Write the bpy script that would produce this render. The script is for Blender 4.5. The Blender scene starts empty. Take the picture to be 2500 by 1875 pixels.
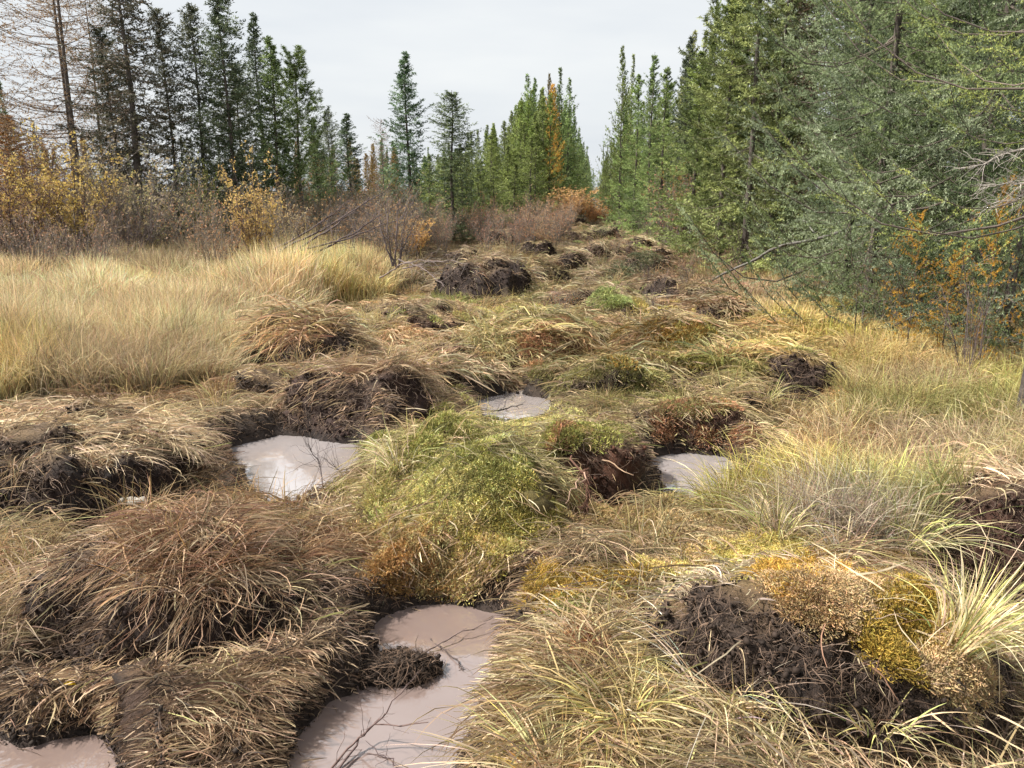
import bpy, math
import numpy as np
from mathutils import Vector
from mathutils.geometry import tessellate_polygon
sc = bpy.context.scene
rad = math.radians
# ------------------------------------------------------------------ camera, sky, sun
CAMH, PITCH, F, CX, CY = 1.65, rad(14.1), 1670.0, 1106.0, 829.5      # photo measured on a 2212 px wide view
cam = bpy.data.cameras.new('camera'); camo = bpy.data.objects.new('camera', cam); sc.collection.objects.link(camo)
camo.location = (0, 0, CAMH); camo.rotation_euler = (rad(90) - PITCH, 0, 0)
cam.sensor_fit = 'HORIZONTAL'; cam.sensor_width = 36; cam.lens = 36 * F / 2212; cam.clip_start = 0.05; cam.clip_end = 3000
sc.camera = camo
SUN_EL, SUN_AZ = rad(48), rad(-88)            # azimuth clockwise from +Y: the sun stands to the left
sun = bpy.data.lights.new('sun', 'SUN'); suno = bpy.data.objects.new('sun', sun); sc.collection.objects.link(suno)
sun.energy = 5.0; sun.angle = rad(3); sun.color = (1.0, 0.94, 0.85)
suno.rotation_euler = (rad(90) - SUN_EL, 0, math.pi - SUN_AZ)
w = bpy.data.worlds.new("World"); sc.world = w; w.use_nodes = True
nt = w.node_tree; nt.nodes.clear(); N = nt.nodes.new; Lk = nt.links.new
out = N('ShaderNodeOutputWorld'); bg = N('ShaderNodeBackground'); bg.inputs[1].default_value = 0.1
sky = N('ShaderNodeTexSky'); sky.sky_type = 'NISHITA'; sky.sun_disc = False; sky.sun_elevation = SUN_EL; sky.sun_rotation = SUN_AZ; sky.dust_density = 3
tc = N('ShaderNodeTexCoord'); mp = N('ShaderNodeMapping'); mp.inputs['Scale'].default_value = (1.2, 1.2, 6.0)
no = N('ShaderNodeTexNoise'); no.inputs['Scale'].default_value = 1.9; no.inputs['Detail'].default_value = 6
cr = N('ShaderNodeValToRGB'); cr.color_ramp.elements[0].position = .3; cr.color_ramp.elements[0].color = (3.85, 4.08, 4.35, 1)
cr.color_ramp.elements[1].position = .7; cr.color_ramp.elements[1].color = (4.72, 4.84, 4.86, 1)
mx = N('ShaderNodeMix'); mx.data_type = 'RGBA'; mx.inputs[0].default_value = .95
Lk(tc.outputs['Generated'], mp.inputs[0]); Lk(mp.outputs[0], no.inputs[0]); Lk(no.outputs[0], cr.inputs[0])
Lk(sky.outputs[0], mx.inputs[6]); Lk(cr.outputs[0], mx.inputs[7]); Lk(mx.outputs[2], bg.inputs[0]); Lk(bg.outputs[0], out.inputs[0])
sc.view_settings.view_transform = 'Standard'; sc.view_settings.look = 'None'; sc.view_settings.exposure = 0.98; sc.view_settings.gamma = 1
sc.view_settings.use_curve_mapping = False
sc.cycles.use_adaptive_sampling = True; sc.cycles.adaptive_threshold = 0.03; sc.cycles.max_bounces = 4; sc.cycles.diffuse_bounces = 2; sc.cycles.glossy_bounces = 2; sc.cycles.transmission_bounces = 2
R = np.random.RandomState(7)
C = sc.collection

# ------------------------------------------------------------------ view <-> place
cp, sp = math.cos(PITCH), math.sin(PITCH)
def at(vx, vy, z=0.0):
    """ground point (x, y) seen at photo position vx, vy when it lies at height z"""
    dy = F * cp + (CY - vy) * sp; dz = -F * sp + (CY - vy) * cp
    t = (z - CAMH) / dz
    return (vx - CX) * t, dy * t
def ztop(vy, D):
    return CAMH + D * (-F * sp + (CY - vy) * cp) / (F * cp + (CY - vy) * sp)
def xat(vx, D, z=1.0):
    return (vx - CX) / F * (D * cp + (CAMH - z) * sp)
def toview(x, y, z):
    dep = y * cp + (CAMH - z) * sp
    up = y * sp + (z - CAMH) * cp
    dep = np.maximum(dep, .05)
    return CX + F * x / dep, CY - F * up / dep

# ------------------------------------------------------------------ noise
_T = np.random.RandomState(3).rand(65536)
def _h(i, j, k=0): return _T[(i * 73856093 ^ j * 19349663 ^ k * 83492791) & 65535]
def vn(x, y, s=0):
    x = np.asarray(x, float); y = np.asarray(y, float)
    i = np.floor(x).astype(np.int64); j = np.floor(y).astype(np.int64); u = x - i; v = y - j
    u = u * u * (3 - 2 * u); v = v * v * (3 - 2 * v)
    a = _h(i, j, s); b = _h(i + 1, j, s); c = _h(i, j + 1, s); d = _h(i + 1, j + 1, s)
    return (a + (b - a) * u) * (1 - v) + (c + (d - c) * u) * v
def fbm(x, y, s=0, o=4):
    r = 0; a = .5
    for q in range(o):
        r = r + a * (vn(x * 2 ** q + 17.3 * q, y * 2 ** q - 9.1 * q, s + q) - .5) * 2; a *= .5
    return r
def sstep(a, b, x):
    t = np.clip((x - a) / (b - a), 0, 1); return t * t * (3 - 2 * t)

# ------------------------------------------------------------------ terrain
WL = -0.15
PUD = [  # name label, outline in photo view
 ('largest puddle of milky brown water reaching the bottom edge, with bare twigs in it', .45, [(845,1322),(905,1306),(965,1300),(1090,1332),(1086,1380),(1062,1425),(1066,1480),(1058,1530),(1012,1590),(985,1640),(972,1700),(960,1850),(540,1850),(612,1690),(650,1605),(686,1545),(700,1510),(772,1482),(800,1435),(830,1400),(790,1370)]),
 ('bright sky reflecting puddle to the left of the mossy mound', .16, [(500,965),(600,938),(700,945),(790,962),(775,1000),(765,1040),(700,1058),(645,1085),(580,1086),(545,1060),(515,1020)]),
 ('small bright puddle behind the mossy mound below the dark mud gully', .12, [(1020,868),(1060,856),(1110,850),(1190,862),(1196,895),(1150,914),(1045,908)]),
 ('grey puddle half hidden by leaning grass right of the dark hollow', .2, [(1400,985),(1480,978),(1560,985),(1600,1010),(1570,1055),(1480,1082),(1430,1062)]),
 ('pale puddle in the bottom corner below the matted straw', .45, [(-140,1575),(0,1580),(45,1612),(200,1588),(238,1620),(272,1700),(262,1850),(-200,1850)]),
 ('tiny pale puddle beside the yellow leaf', .4, [(112,1458),(140,1448),(172,1452),(165,1474),(128,1480)]),
]
PP = []
for lab, kn, pts in PUD:
    a = np.array([at(px, py, WL) for px, py in pts]); PP.append((lab, kn, a))
def sdist(a, x, y):
    d = np.full(x.shape, 1e9); ins = np.zeros(x.shape, bool)
    for q in range(len(a)):
        p0 = a[q]; p1 = a[(q + 1) % len(a)]; e = p1 - p0; L = e @ e
        t = np.clip(((x - p0[0]) * e[0] + (y - p0[1]) * e[1]) / L, 0, 1)
        d = np.minimum(d, (x - p0[0] - t * e[0]) ** 2 + (y - p0[1] - t * e[1]) ** 2)
        c = ((p0[1] > y) != (p1[1] > y)) & (x < (p1[0] - p0[0]) * (y - p0[1]) / (p1[1] - p0[1] + 1e-12) + p0[0])
        ins ^= c
    d = np.sqrt(d); return np.where(ins, -d, d)
def water_sd(x, y):
    """distance to the nearest puddle edge and the ceiling the banks put on the ground"""
    sd = np.full(x.shape, 9.); cap = np.full(x.shape, 9.)
    wob = .05 * fbm(x * 4, y * 4, 40, 3) + .022 * fbm(x * 17, y * 17, 43, 2)
    for lab, kn, a in PP:
        lo = a.min(0) - 1.6; hi = a.max(0) + 1.2
        m = (x > lo[0]) & (x < hi[0]) & (y > lo[1]) & (y < hi[1])
        if not m.any(): continue
        s = sdist(a, x[m], y[m]) + wob[m]
        yc = a[:, 1].mean(); hd = max(.15, (a[:, 1].max() - a[:, 1].min()) * .5)
        tt = np.clip((yc - y[m]) / hd, 0, 1)
        ang = x[m] / np.maximum(y[m], .3); pa = a[:, 0] / a[:, 1]; out_ = np.maximum(pa.min() - ang, ang - pa.max()) * y[m]
        tt = tt * (1 - sstep(-.06, .10, out_))
        k = 1.7 + (kn - 1.7) * tt
        g = WL + np.where(s < 0, np.maximum(s * .9, -.14), s * k)
        sd[m] = np.minimum(sd[m], s); cap[m] = np.minimum(cap[m], g)
    return sd, cap
# mounds: key, x, base y, top y, half width, ry(m), front grass share, peat colour, grass amount, grass colour set, label
MO = [
 ('A', 1045, 660, 565, 92, .85, .10, (.022,.014,.012), 900, 'straw', 'tall dark brown peat clod with straw hanging over it, farthest large one on the track'),
 ('B', 930, 722, 640, 102, .70, .25, (.045,.022,.015), 900, 'brown', 'low reddish peat clod with flattened grass between the tall dark clod and the grassy clump'),
 ('C', 655, 806, 675, 145, .60, .40, (.030,.020,.016), 1500, 'brown', 'grassy clump with a dark root face beside the tall pale grass'),
 ('D', 770, 945, 785, 175, .75, .35, (.030,.017,.014), 2600, 'brown', 'wide matted brown mound directly behind the sky reflecting puddle'),
 ('E', 1140, 792, 668, 122, .70, .75, (.070,.032,.020), 1500, 'green', 'rounded yellow green mossy mound above the dark mud gully'),
 ('G', 1335, 702, 636, 78, .60, .20, (.030,.016,.014), 500, 'green', 'small clod with pale green top and dark front near the thin sapling'),
 ('H', 1460, 800, 680, 120, .80, .80, (.045,.026,.015), 1300, 'olive', 'mossy mound with a bright yellow orange cap'),
 ('I', 1470, 868, 765, 175, .55, .35, (.026,.016,.013), 1800, 'green', 'green grassy hummock with dark hollow on its right side'),
 ('J', 1712, 862, 748, 78, .45, .10, (.024,.014,.011), 400, 'green', 'dark peat clod at the edge of the right hand meadow'),
 ('K', 120, 1135, 880, 300, .75, .22, (.022,.014,.012), 4200, 'straw', 'matted straw bank with a dark root hollow at the left edge'),
 ('L', 390, 1425, 1105, 300, .50, .42, (.028,.018,.015), 5600, 'brown', 'big clump of flattened brown sedge with a dark shaggy front'),
 ('M', 1010, 1235, 950, 240, .72, .95, (.050,.030,.017), 2300, 'moss', 'large yellow green mossy mound in the middle of the track'),
 ('N', 1275, 1060, 945, 115, .40, .12, (.060,.026,.016), 450, 'red', 'torn red brown peat lump overhanging the black hollow'),
 ('O', 1775, 1660, 1200, 370, .55, .03, (.032,.022,.017), 1000, 'grey', 'huge overturned peat block with a bare root filled face and orange moss on top'),
 ('P', 2170, 1270, 1030, 150, .50, .10, (.040,.020,.014), 1200, 'straw', 'dark torn peat bank at the right edge behind the long sedge'),
 ('Q', 1500, 985, 880, 170, .50, .60, (.045,.022,.015), 1900, 'olive', 'red brown grassy bank behind the grey puddle'),
 ('S', 330, 1720, 1440, 400, .42, .97, (.030,.018,.014), 5200, 'brown', 'thick mat of combed brown straw between the two front puddles'),
 ('T', 836, 1416, 1345, 112, .12, .05, (.024,.017,.013), 160, 'brown', 'small lump of black mud poking into the largest puddle'),
 ('U', 1270, 1800, 1440, 165, .55, .97, (.045,.030,.018), 4200, 'gold', 'soft hummock of yellow green sedge right of the largest puddle'),
 ('V', 1040, 1330, 1225, 140, .28, .9, (.045,.025,.018), 1500, 'brown', 'low fringe of brown stems above the far end of the largest puddle'),
]
MND = {}
for key, vx, vb, vt, hw, ry, fr, pc, na, gs, lab in MO:
    x0, y0 = at(vx, vb, -.02); yc = y0 + ry
    rx = hw / F * (y0 * cp + CAMH * sp) * 1.02
    h = float(ztop(vt, yc)) if key != 'T' else .085
    MND[key] = dict(x=xat(vx, yc, .2), y=yc, rx=rx * (1.12 + .1 * (fr > .4)), ry=ry, h=h, fr=fr, pc=pc, n=na, gs=gs, lab=lab, px=vx)
for q_, (vx, vb, rx_, hh) in enumerate([(1075,535,.6,.5),(1240,492,.6,.5),(1355,500,.7,.5),(1165,560,.5,.4),(1290,560,.6,.4),(1225,590,.45,.35),(1400,600,.6,.4),(1340,560,.5,.35),(1450,655,.42,.35),(1180,620,.5,.35),(1310,612,.55,.33),(1380,545,.5,.4),
        (820,690,.35,.25),(960,775,.36,.24),(900,835,.34,.22),(1250,745,.36,.24),(1235,665,.4,.28),(1385,752,.34,.22),(1570,705,.38,.24),(1620,805,.32,.2),(1310,862,.34,.18),(1575,905,.28,.16),(1095,635,.38,.26),(1500,660,.4,.25),(1150,530,.6,.4),(1260,522,.6,.4),(1000,565,.5,.3),(1310,520,.6,.45),(1210,520,.5,.4),(690,845,.3,.18),(1430,560,.5,.35),(1330,660,.35,.25),(1020,700,.3,.22),(560,860,.32,.18)]):
    x0, y0 = at(vx, vb, 0); ry_ = rx_ * .8
    MND['s%d' % q_] = dict(x=x0, y=y0 + ry_, rx=rx_, ry=ry_, h=hh, fr=([.3, .45, .5, .35] if vb < 640 else [.05, .15, .3, .1])[q_ % 4], pc=[(.026,.017,.013), (.04,.022,.015), (.03,.02,.014)][q_ % 3], n=300 if vb < 640 else 170, gs=['straw', 'green', 'straw', 'olive'][q_ % 4], lab='small torn clod of peat and sedge on the churned middle part of the track', px=vx)
NICK = dict(A='tall dark clod', B='low reddish clod', C='grassy clump by the tall grass', D='wide brown mound', E='rounded yellow green mound', G='pale green topped clod', H='yellow capped mound', I='green hummock', J='dark clod at the meadow edge', K='straw bank', M='big mossy mound', Q='red brown bank')
MND['A']['h'] *= 1.35; MND['A']['ry'] *= .8
for k_, m_ in MND.items():
    if k_[0] != 's': continue
    n_ = min(NICK, key=lambda q: (MND[q]['x'] - m_['x']) ** 2 + (MND[q]['y'] - m_['y']) ** 2); dx_ = m_['x'] - MND[n_]['x']; dy_ = m_['y'] - MND[n_]['y']; far_ = math.hypot(dx_, dy_)
    side_ = ('right of' if dx_ > 0 else 'left of') if abs(dx_) > abs(dy_) * .7 else ('beyond' if dy_ > 0 else 'in front of')
    col_ = {'green': 'green tufted', 'straw': 'straw topped', 'olive': 'olive tufted'}[m_['gs']]
    m_['lab'] = '%s torn clod %s%s the %s' % (col_, 'far ' if far_ > 3 else 'close ' if far_ < 1.2 else '', side_, NICK[n_])
SMALL = []   # far little clods: photo x, base y, half width, height
PITS = [(*at(340, 1420, 0), .30, .13, .26), (*at(560, 1375, 0), .16, .09, .16), (*at(150, 1350, 0), .14, .09, .18), (*at(60, 1560, 0), .10, .08, .14), (*at(640, 1250, 0), .10, .08, .12), (*at(430, 1600, 0), .09, .07, .10), (*at(890, 900, 0), .2, .15, .15), (*at(1620, 930, 0), .14, .1, .12), (*at(560, 800, 0), .22, .2, .15), (*at(1275, 1092, -.1), .32, .20, .42), (*at(1370, 1080, -.1), .17, .13, .22), (*at(1195, 1150, -.05), .10, .07, .14), (*at(1480, 838, 0), .35, .22, .2), (*at(1110, 800, 0), .16, .45, .18),
        (*at(1700, 860, 0), .3, .25, .2), (*at(2190, 1250, 0), .35, .3, .3), (*at(265, 1120, -.05), .3, .2, .16), (*at(1395, 985, -.05), .16, .14, .18), (*at(700, 990, -.1), .05, .05, .02)]
def mound_h(m, x, y):
    dx = (x - m['x']) / m['rx']; dy = (y - m['y']) / m['ry']
    wx = .30 * fbm(x * 2.0, y * 2.0, 11, 4); wy = .30 * fbm(x * 2.0, y * 2.0, 15, 4)
    u = np.sqrt((dx + wx) ** 2 + (dy + wy) ** 2)
    so = sstep(.3, .6, m['fr']); n = np.where(dy < 0, 3.4 - 1.3 * so, 2.2)
    p = np.clip(1 - u ** n, 0, 1) ** (.72 + .35 * so)
    return .86 * m['h'] * p * np.clip(1.0 + .42 * fbm(x * 3.4, y * 3.4, 21, 4), .4, 1.4), u
def base_h(x, y):
    tr = 1 - sstep(2.2, 3.4, np.abs(x - (.2 + .1 * y)))
    z = .04 * fbm(x * .9, y * .9, 1) + .035 * fbm(x * 3.2, y * 3.2, 5) * (1 + tr) + .12 * tr * fbm(x * 1.3, y * 1.1, 9, 3)
    z = z + .06 * sstep(8, 14, y)*tr*fbm(x*1.5,y*.8,77,3)*2
    for px, py, rx, ry, d in PITS:
        q = ((x - px) / rx) ** 2 + ((y - py) / ry) ** 2
        z = z - d * np.exp(-q * q * 1.2)
    return z
def H(x, y, mounds=True):
    x = np.asarray(x, float); y = np.asarray(y, float)
    z = base_h(x, y)
    if mounds:
        mm = np.zeros_like(z)
        for m in MND.values():
            s = (np.abs(x - m['x']) < m['rx'] * 1.5) & (np.abs(y - m['y']) < m['ry'] * 1.5)
            if s.any(): mm[s] = np.maximum(mm[s], mound_h(m, x[s], y[s])[0])
        for sx, sy, rx, ry, hh, _ in SMALL:
            s = (np.abs(x - sx) < rx * 1.4) & (np.abs(y - sy) < ry * 1.4)
            if s.any():
                q = np.sqrt(((x[s] - sx) / rx) ** 2 + ((y[s] - sy) / ry) ** 2) + .2 * fbm(x[s] * 3, y[s] * 3, 31, 2)
                mm[s] = np.maximum(mm[s], hh * np.clip(1 - q ** 3, 0, 1) ** .7)
        z = z + mm
    sd, cap = water_sd(x, y)
    return np.minimum(z, cap)
def grad(x, y, e=.02):
    return (H(x + e, y) - H(x - e, y)) / (2 * e), (H(x, y + e) - H(x, y - e)) / (2 * e)

# ------------------------------------------------------------------ mesh building
def mesh(name, V, Q, mat, col=None, smooth=True):
    V = np.asarray(V, np.float32).reshape(-1, 3); me = bpy.data.meshes.new(name)
    Q = [np.asarray(q, np.int32) for q in (Q if isinstance(Q, list) else [Q]) if len(q)]
    if not Q: Q = [np.zeros((0, 3), np.int32)]
    lv = np.concatenate([q.ravel() for q in Q]); tot = np.concatenate([np.full(len(q), q.shape[1], np.int32) for q in Q])
    me.vertices.add(len(V)); me.vertices.foreach_set('co', V.ravel())
    me.loops.add(len(lv)); me.loops.foreach_set('vertex_index', lv)
    me.polygons.add(len(tot)); st = np.cumsum(tot) - tot
    me.polygons.foreach_set('loop_start', st)
    try: me.polygons.foreach_set('loop_total', tot)
    except Exception: pass
    me.update(calc_edges=True)
    if smooth: me.polygons.foreach_set('use_smooth', np.ones(len(tot), bool))
    if col is not None:
        a = me.color_attributes.new('Col', 'FLOAT_COLOR', 'POINT'); c = np.ones((len(V), 4), np.float32); c[:, :3] = np.clip(col, 0, 1)
        a.data.foreach_set('color', c.ravel())
    me.materials.append(mat); return me
def link(name, me, parent=None, loc=None, **props):
    o = bpy.data.objects.new(name, me); C.objects.link(o)
    if loc is not None: o.location = loc
    if parent is not None: o.parent = parent
    for k, v in props.items(): o[k] = v
    return o
def strips(P, Wd, side=None, col=None):
    """flat ribbons along centre lines P (n,K,3), widths Wd (n,K)"""
    n, K, _ = P.shape
    T = np.gradient(P, axis=1)
    if side is None: side = R.normal(size=(n, 1, 3)) * [1, 1, .35]
    S = np.cross(T, np.broadcast_to(side, T.shape)); S /= np.linalg.norm(S, axis=2, keepdims=True) + 1e-9
    A = P + S * Wd[..., None] * .5; B = P - S * Wd[..., None] * .5
    V = np.stack([A, B], 2).reshape(-1, 3)
    b = (np.arange(n)[:, None] * K + np.arange(K - 1)[None]).ravel() * 2
    Q = np.stack([b, b + 1, b + 3, b + 2], 1)
    cc = None
    if col is not None: cc = np.repeat(col.reshape(n, -1, 3) if col.ndim == 3 else np.repeat(col[:, None], K, 1), 2, axis=1).reshape(-1, 3)
    return V, Q, cc
def tubes(P, Rd, s=3, col=None):
    n, K, _ = P.shape
    T = np.gradient(P, axis=1); T /= np.linalg.norm(T, axis=2, keepdims=True) + 1e-9
    ref = np.where(np.abs(T[..., 2:3]) > .9, np.array([1., 0, 0]), np.array([0, 0, 1.]))
    U = np.cross(T, ref); U /= np.linalg.norm(U, axis=2, keepdims=True) + 1e-9; W2 = np.cross(T, U)
    an = np.arange(s) / s * 2 * np.pi
    V = P[:, :, None] + (U[:, :, None] * np.cos(an)[:, None] + W2[:, :, None] * np.sin(an)[:, None]) * Rd[:, :, None, None]
    b = (np.arange(n)[:, None, None] * K + np.arange(K - 1)[None, :, None]) * s + np.arange(s)[None, None]
    c = b - np.arange(s) + (np.arange(s) + 1) % s
    Q = np.stack([b, c, c + s, b + s], -1).reshape(-1, 4)
    cc = None if col is None else np.repeat(col, K * s, 0)
    return V.reshape(-1, 3), Q, cc
def join(parts):
    Vs, Qs, Cs, o = [], {3: [], 4: []}, [], 0
    for V, Q, c in parts:
        Vs.append(V); Qs[Q.shape[1]].append(Q + o); Cs.append(c); o += len(V)
    return np.concatenate(Vs), [np.concatenate(q) for q in Qs.values() if q], (np.concatenate(Cs) if Cs[0] is not None else None)

# ------------------------------------------------------------------ materials
def nodes(name):
    m = bpy.data.materials.new(name); m.use_nodes = True; t = m.node_tree; t.nodes.clear(); return m, t.nodes.new, t.links.new
def leafy(name, inst=False, objcol=False, trans=.3, rough=.6, amp=.5, nscale=9, spec=.25):
    """thin plant tissue: vertex colour, patchy variation, some light let through"""
    m, N, L = nodes(name)
    o = N('ShaderNodeOutputMaterial'); a = N('ShaderNodeAttribute'); a.attribute_name = 'Col'; c = a.outputs[0]
    def mul(c1, c2):
        x = N('ShaderNodeMix'); x.data_type = 'RGBA'; x.blend_type = 'MULTIPLY'; x.inputs[0].default_value = 1; L(c1, x.inputs[6]); L(c2, x.inputs[7]); return x.outputs[2]
    if inst:
        b = N('ShaderNodeAttribute'); b.attribute_type = 'INSTANCER'; b.attribute_name = 'tint'; c = mul(c, b.outputs[0])
    if objcol:
        b = N('ShaderNodeObjectInfo'); c = mul(c, b.outputs['Color'])
    g = N('ShaderNodeNewGeometry'); n = N('ShaderNodeTexNoise'); n.inputs['Scale'].default_value = nscale; n.inputs['Detail'].default_value = 3; L(g.outputs['Position'], n.inputs[0])
    r = N('ShaderNodeMapRange'); r.inputs['From Min'].default_value = .3; r.inputs['From Max'].default_value = .7; r.inputs['To Min'].default_value = 1 - amp; r.inputs['To Max'].default_value = 1 + amp * .6; L(n.outputs[0], r.inputs[0])
    x = N('ShaderNodeVectorMath'); x.operation = 'SCALE'; L(c, x.inputs[0]); L(r.outputs[0], x.inputs['Scale']); c = x.outputs[0]
    p = N('ShaderNodeBsdfPrincipled'); L(c, p.inputs['Base Color']); p.inputs['Roughness'].default_value = rough; p.inputs['Specular IOR Level'].default_value = spec
    t = N('ShaderNodeBsdfTranslucent'); L(c, t.inputs[0]); s = N('ShaderNodeMixShader'); s.inputs[0].default_value = trans
    L(p.outputs[0], s.inputs[1]); L(t.outputs[0], s.inputs[2]); L(s.outputs[0], o.inputs[0]); return m
def soil(name, rough=.8, b1=.9, sc1=60, amp=.6):
    m, N, L = nodes(name)
    o = N('ShaderNodeOutputMaterial'); a = N('ShaderNodeAttribute'); a.attribute_name = 'Col'
    g = N('ShaderNodeNewGeometry'); n = N('ShaderNodeTexNoise'); n.inputs['Scale'].default_value = sc1; n.inputs['Detail'].default_value = 6; n.inputs['Roughness'].default_value = .7; L(g.outputs['Position'], n.inputs[0])
    n2 = N('ShaderNodeTexNoise'); n2.inputs['Scale'].default_value = 7; n2.inputs['Detail'].default_value = 5; L(g.outputs['Position'], n2.inputs[0])
    ad = N('ShaderNodeMath'); ad.operation = 'ADD'; L(n.outputs[0], ad.inputs[0]); L(n2.outputs[0], ad.inputs[1])
    r = N('ShaderNodeMapRange'); r.inputs['From Min'].default_value = .7; r.inputs['From Max'].default_value = 1.3; r.inputs['To Min'].default_value = 1 - amp; r.inputs['To Max'].default_value = 1 + amp; L(ad.outputs[0], r.inputs[0])
    x = N('ShaderNodeVectorMath'); x.operation = 'SCALE'; L(a.outputs[0], x.inputs[0]); L(r.outputs[0], x.inputs['Scale'])
    p = N('ShaderNodeBsdfPrincipled'); L(x.outputs[0], p.inputs['Base Color']); p.inputs['Roughness'].default_value = rough; p.inputs['Specular IOR Level'].default_value = .3
    bp = N('ShaderNodeBump'); bp.inputs['Strength'].default_value = b1; bp.inputs['Distance'].default_value = .012; L(ad.outputs[0], bp.inputs['Height']); L(bp.outputs[0], p.inputs['Normal'])
    L(p.outputs[0], o.inputs[0]); return m
M_blade = leafy('dry_blade', trans=.3, nscale=14, amp=.35)
M_tuft = leafy('meadow_blade', inst=True, trans=.3, nscale=1.5, amp=.25)
M_moss = leafy('moss_frond', inst=True, trans=.15, rough=.8, nscale=20, amp=.45)
M_needle = leafy('conifer_needle', objcol=True, trans=.22, rough=.55, nscale=2.2, amp=.35)
M_leaf = leafy('shrub_leaf', objcol=True, trans=.4, nscale=3, amp=.3)
M_bark = soil('bark', .9, 1, 25, .5)
M_twig = soil('twig_bark', .8, .2, 40, .3)
M_soil = soil('peat_soil', .85, 1.0, 55, .7)
M_peat = soil('torn_peat', .75, 1.0, 90, .8)
def water_mat(name, k, ior, t=(1, 1, 1)):
    m, N, L = nodes(name)
    o = N('ShaderNodeOutputMaterial'); p = N('ShaderNodeBsdfPrincipled'); p.inputs['Roughness'].default_value = .035; p.inputs['IOR'].default_value = ior; p.inputs['Coat IOR'].default_value = ior
    g = N('ShaderNodeNewGeometry'); n = N('ShaderNodeTexNoise'); n.inputs['Scale'].default_value = 2.5; n.inputs['Detail'].default_value = 5; L(g.outputs['Position'], n.inputs[0])
    r = N('ShaderNodeValToRGB'); r.color_ramp.elements[0].position = .35; r.color_ramp.elements[0].color = (.215 * k * t[0], .160 * k * t[1], .142 * k * t[2], 1); r.color_ramp.elements[1].position = .7; r.color_ramp.elements[1].color = (.25 * k * t[0], .195 * k * t[1], .182 * k * t[2], 1)
    L(n.outputs[0], r.inputs[0]); L(r.outputs[0], p.inputs['Base Color'])
    n2 = N('ShaderNodeTexNoise'); n2.inputs['Scale'].default_value = 9; L(g.outputs['Position'], n2.inputs[0])
    b = N('ShaderNodeBump'); b.inputs['Strength'].default_value = .008; b.inputs['Distance'].default_value = .001; L(n2.outputs[0], b.inputs['Height']); L(b.outputs[0], p.inputs['Normal'])
    p.inputs['Coat Weight'].default_value = 1.; p.inputs['Coat Roughness'].default_value = .02
    L(p.outputs[0], o.inputs[0]); return m
M_water = water_mat('silty_water', .88, 1.8); M_water2 = water_mat('sky_sheen_water', 1.6, 1.8, (.85, 1.0, 1.08))  # second water's paler, bluer base has sky reflection put into the colour

# ------------------------------------------------------------------ colours of the cover, by place
def A3(*c): return np.array(c, float)
STRAW, GOLD, BROWN, REDB, GREEN, OLIVE, GREY, PALE = A3(.76,.60,.38), A3(.68,.51,.20), A3(.46,.31,.20), A3(.38,.22,.15), A3(.55,.53,.22), A3(.45,.38,.17), A3(.62,.56,.50), A3(.80,.67,.47)
MY, MOR, MG, MR, MYG = A3(.70,.56,.19), A3(.62,.45,.24), A3(.38,.40,.14), A3(.44,.24,.13), A3(.68,.60,.25)
SETS = {'straw': (STRAW, PALE, BROWN, BROWN), 'brown': (BROWN, REDB, STRAW, BROWN, A3(.50,.36,.24), A3(.36,.26,.18)), 'green': (GREEN, STRAW, OLIVE, BROWN), 'olive': (OLIVE, STRAW, GREEN, BROWN), 'moss': (STRAW, OLIVE, GREEN, BROWN),
        'red': (REDB, REDB, BROWN, REDB), 'grey': (GREY, PALE, STRAW, BROWN), 'gold': (GOLD, STRAW, GREEN, PALE, BROWN)}
BLOBS = [  # photo x, y, rx, ry, colour, strength
 (1650,1060,260,110,GOLD,.7),(1850,1150,220,60,A3(.50,.44,.38),.7),(1250,1300,120,80,BROWN,.5),(1420,1500,200,180,GOLD,.75),(1200,1450,90,130,BROWN,.8),
 (350,1600,400,170,A3(.44,.29,.18),.8),(400,1250,320,160,BROWN,.85),(130,920,260,80,STRAW,.8),(650,880,250,60,A3(.42,.32,.18),.5),
 (780,850,200,90,REDB,.5),(1130,720,130,60,MYG,.5),(1350,800,250,110,OLIVE,.6),(1470,930,220,60,BROWN,.6),(1080,980,260,70,GREEN,.6),
 (1900,760,350,160,GOLD,.8),(2000,900,250,90,A3(.42,.33,.22),.6),(1600,600,200,70,A3(.52,.36,.24),.8),(1300,590,200,70,A3(.38,.30,.20),.6),(1150,620,120,60,OLIVE,.5),
 (2100,1300,150,120,GREEN,.6),(950,600,150,60,A3(.42,.31,.22),.8),(300,700,520,120,A3(.86,.66,.40),.95),(700,600,160,60,A3(.85,.67,.32),.9),(200,620,350,40,A3(.6,.5,.28),.4),(1700,800,120,60,GOLD,.6),(500,560,600,60,A3(.45,.36,.24),.7)]
def tint(x, y, z):
    vx, vy = toview(x, y, z)
    c = np.broadcast_to(A3(.68,.53,.34), x.shape + (3,)).copy()
    for bx, by, rx, ry, col, s in BLOBS:
        k = np.exp(-(((vx - bx) / rx) ** 2 + ((vy - by) / ry) ** 2) ** 1.5) * s
        c += (col - c) * k[..., None]
    n = fbm(x * 1.7, y * 1.7, 60, 4)[..., None]
    return c * (1 + .35 * n)
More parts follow.
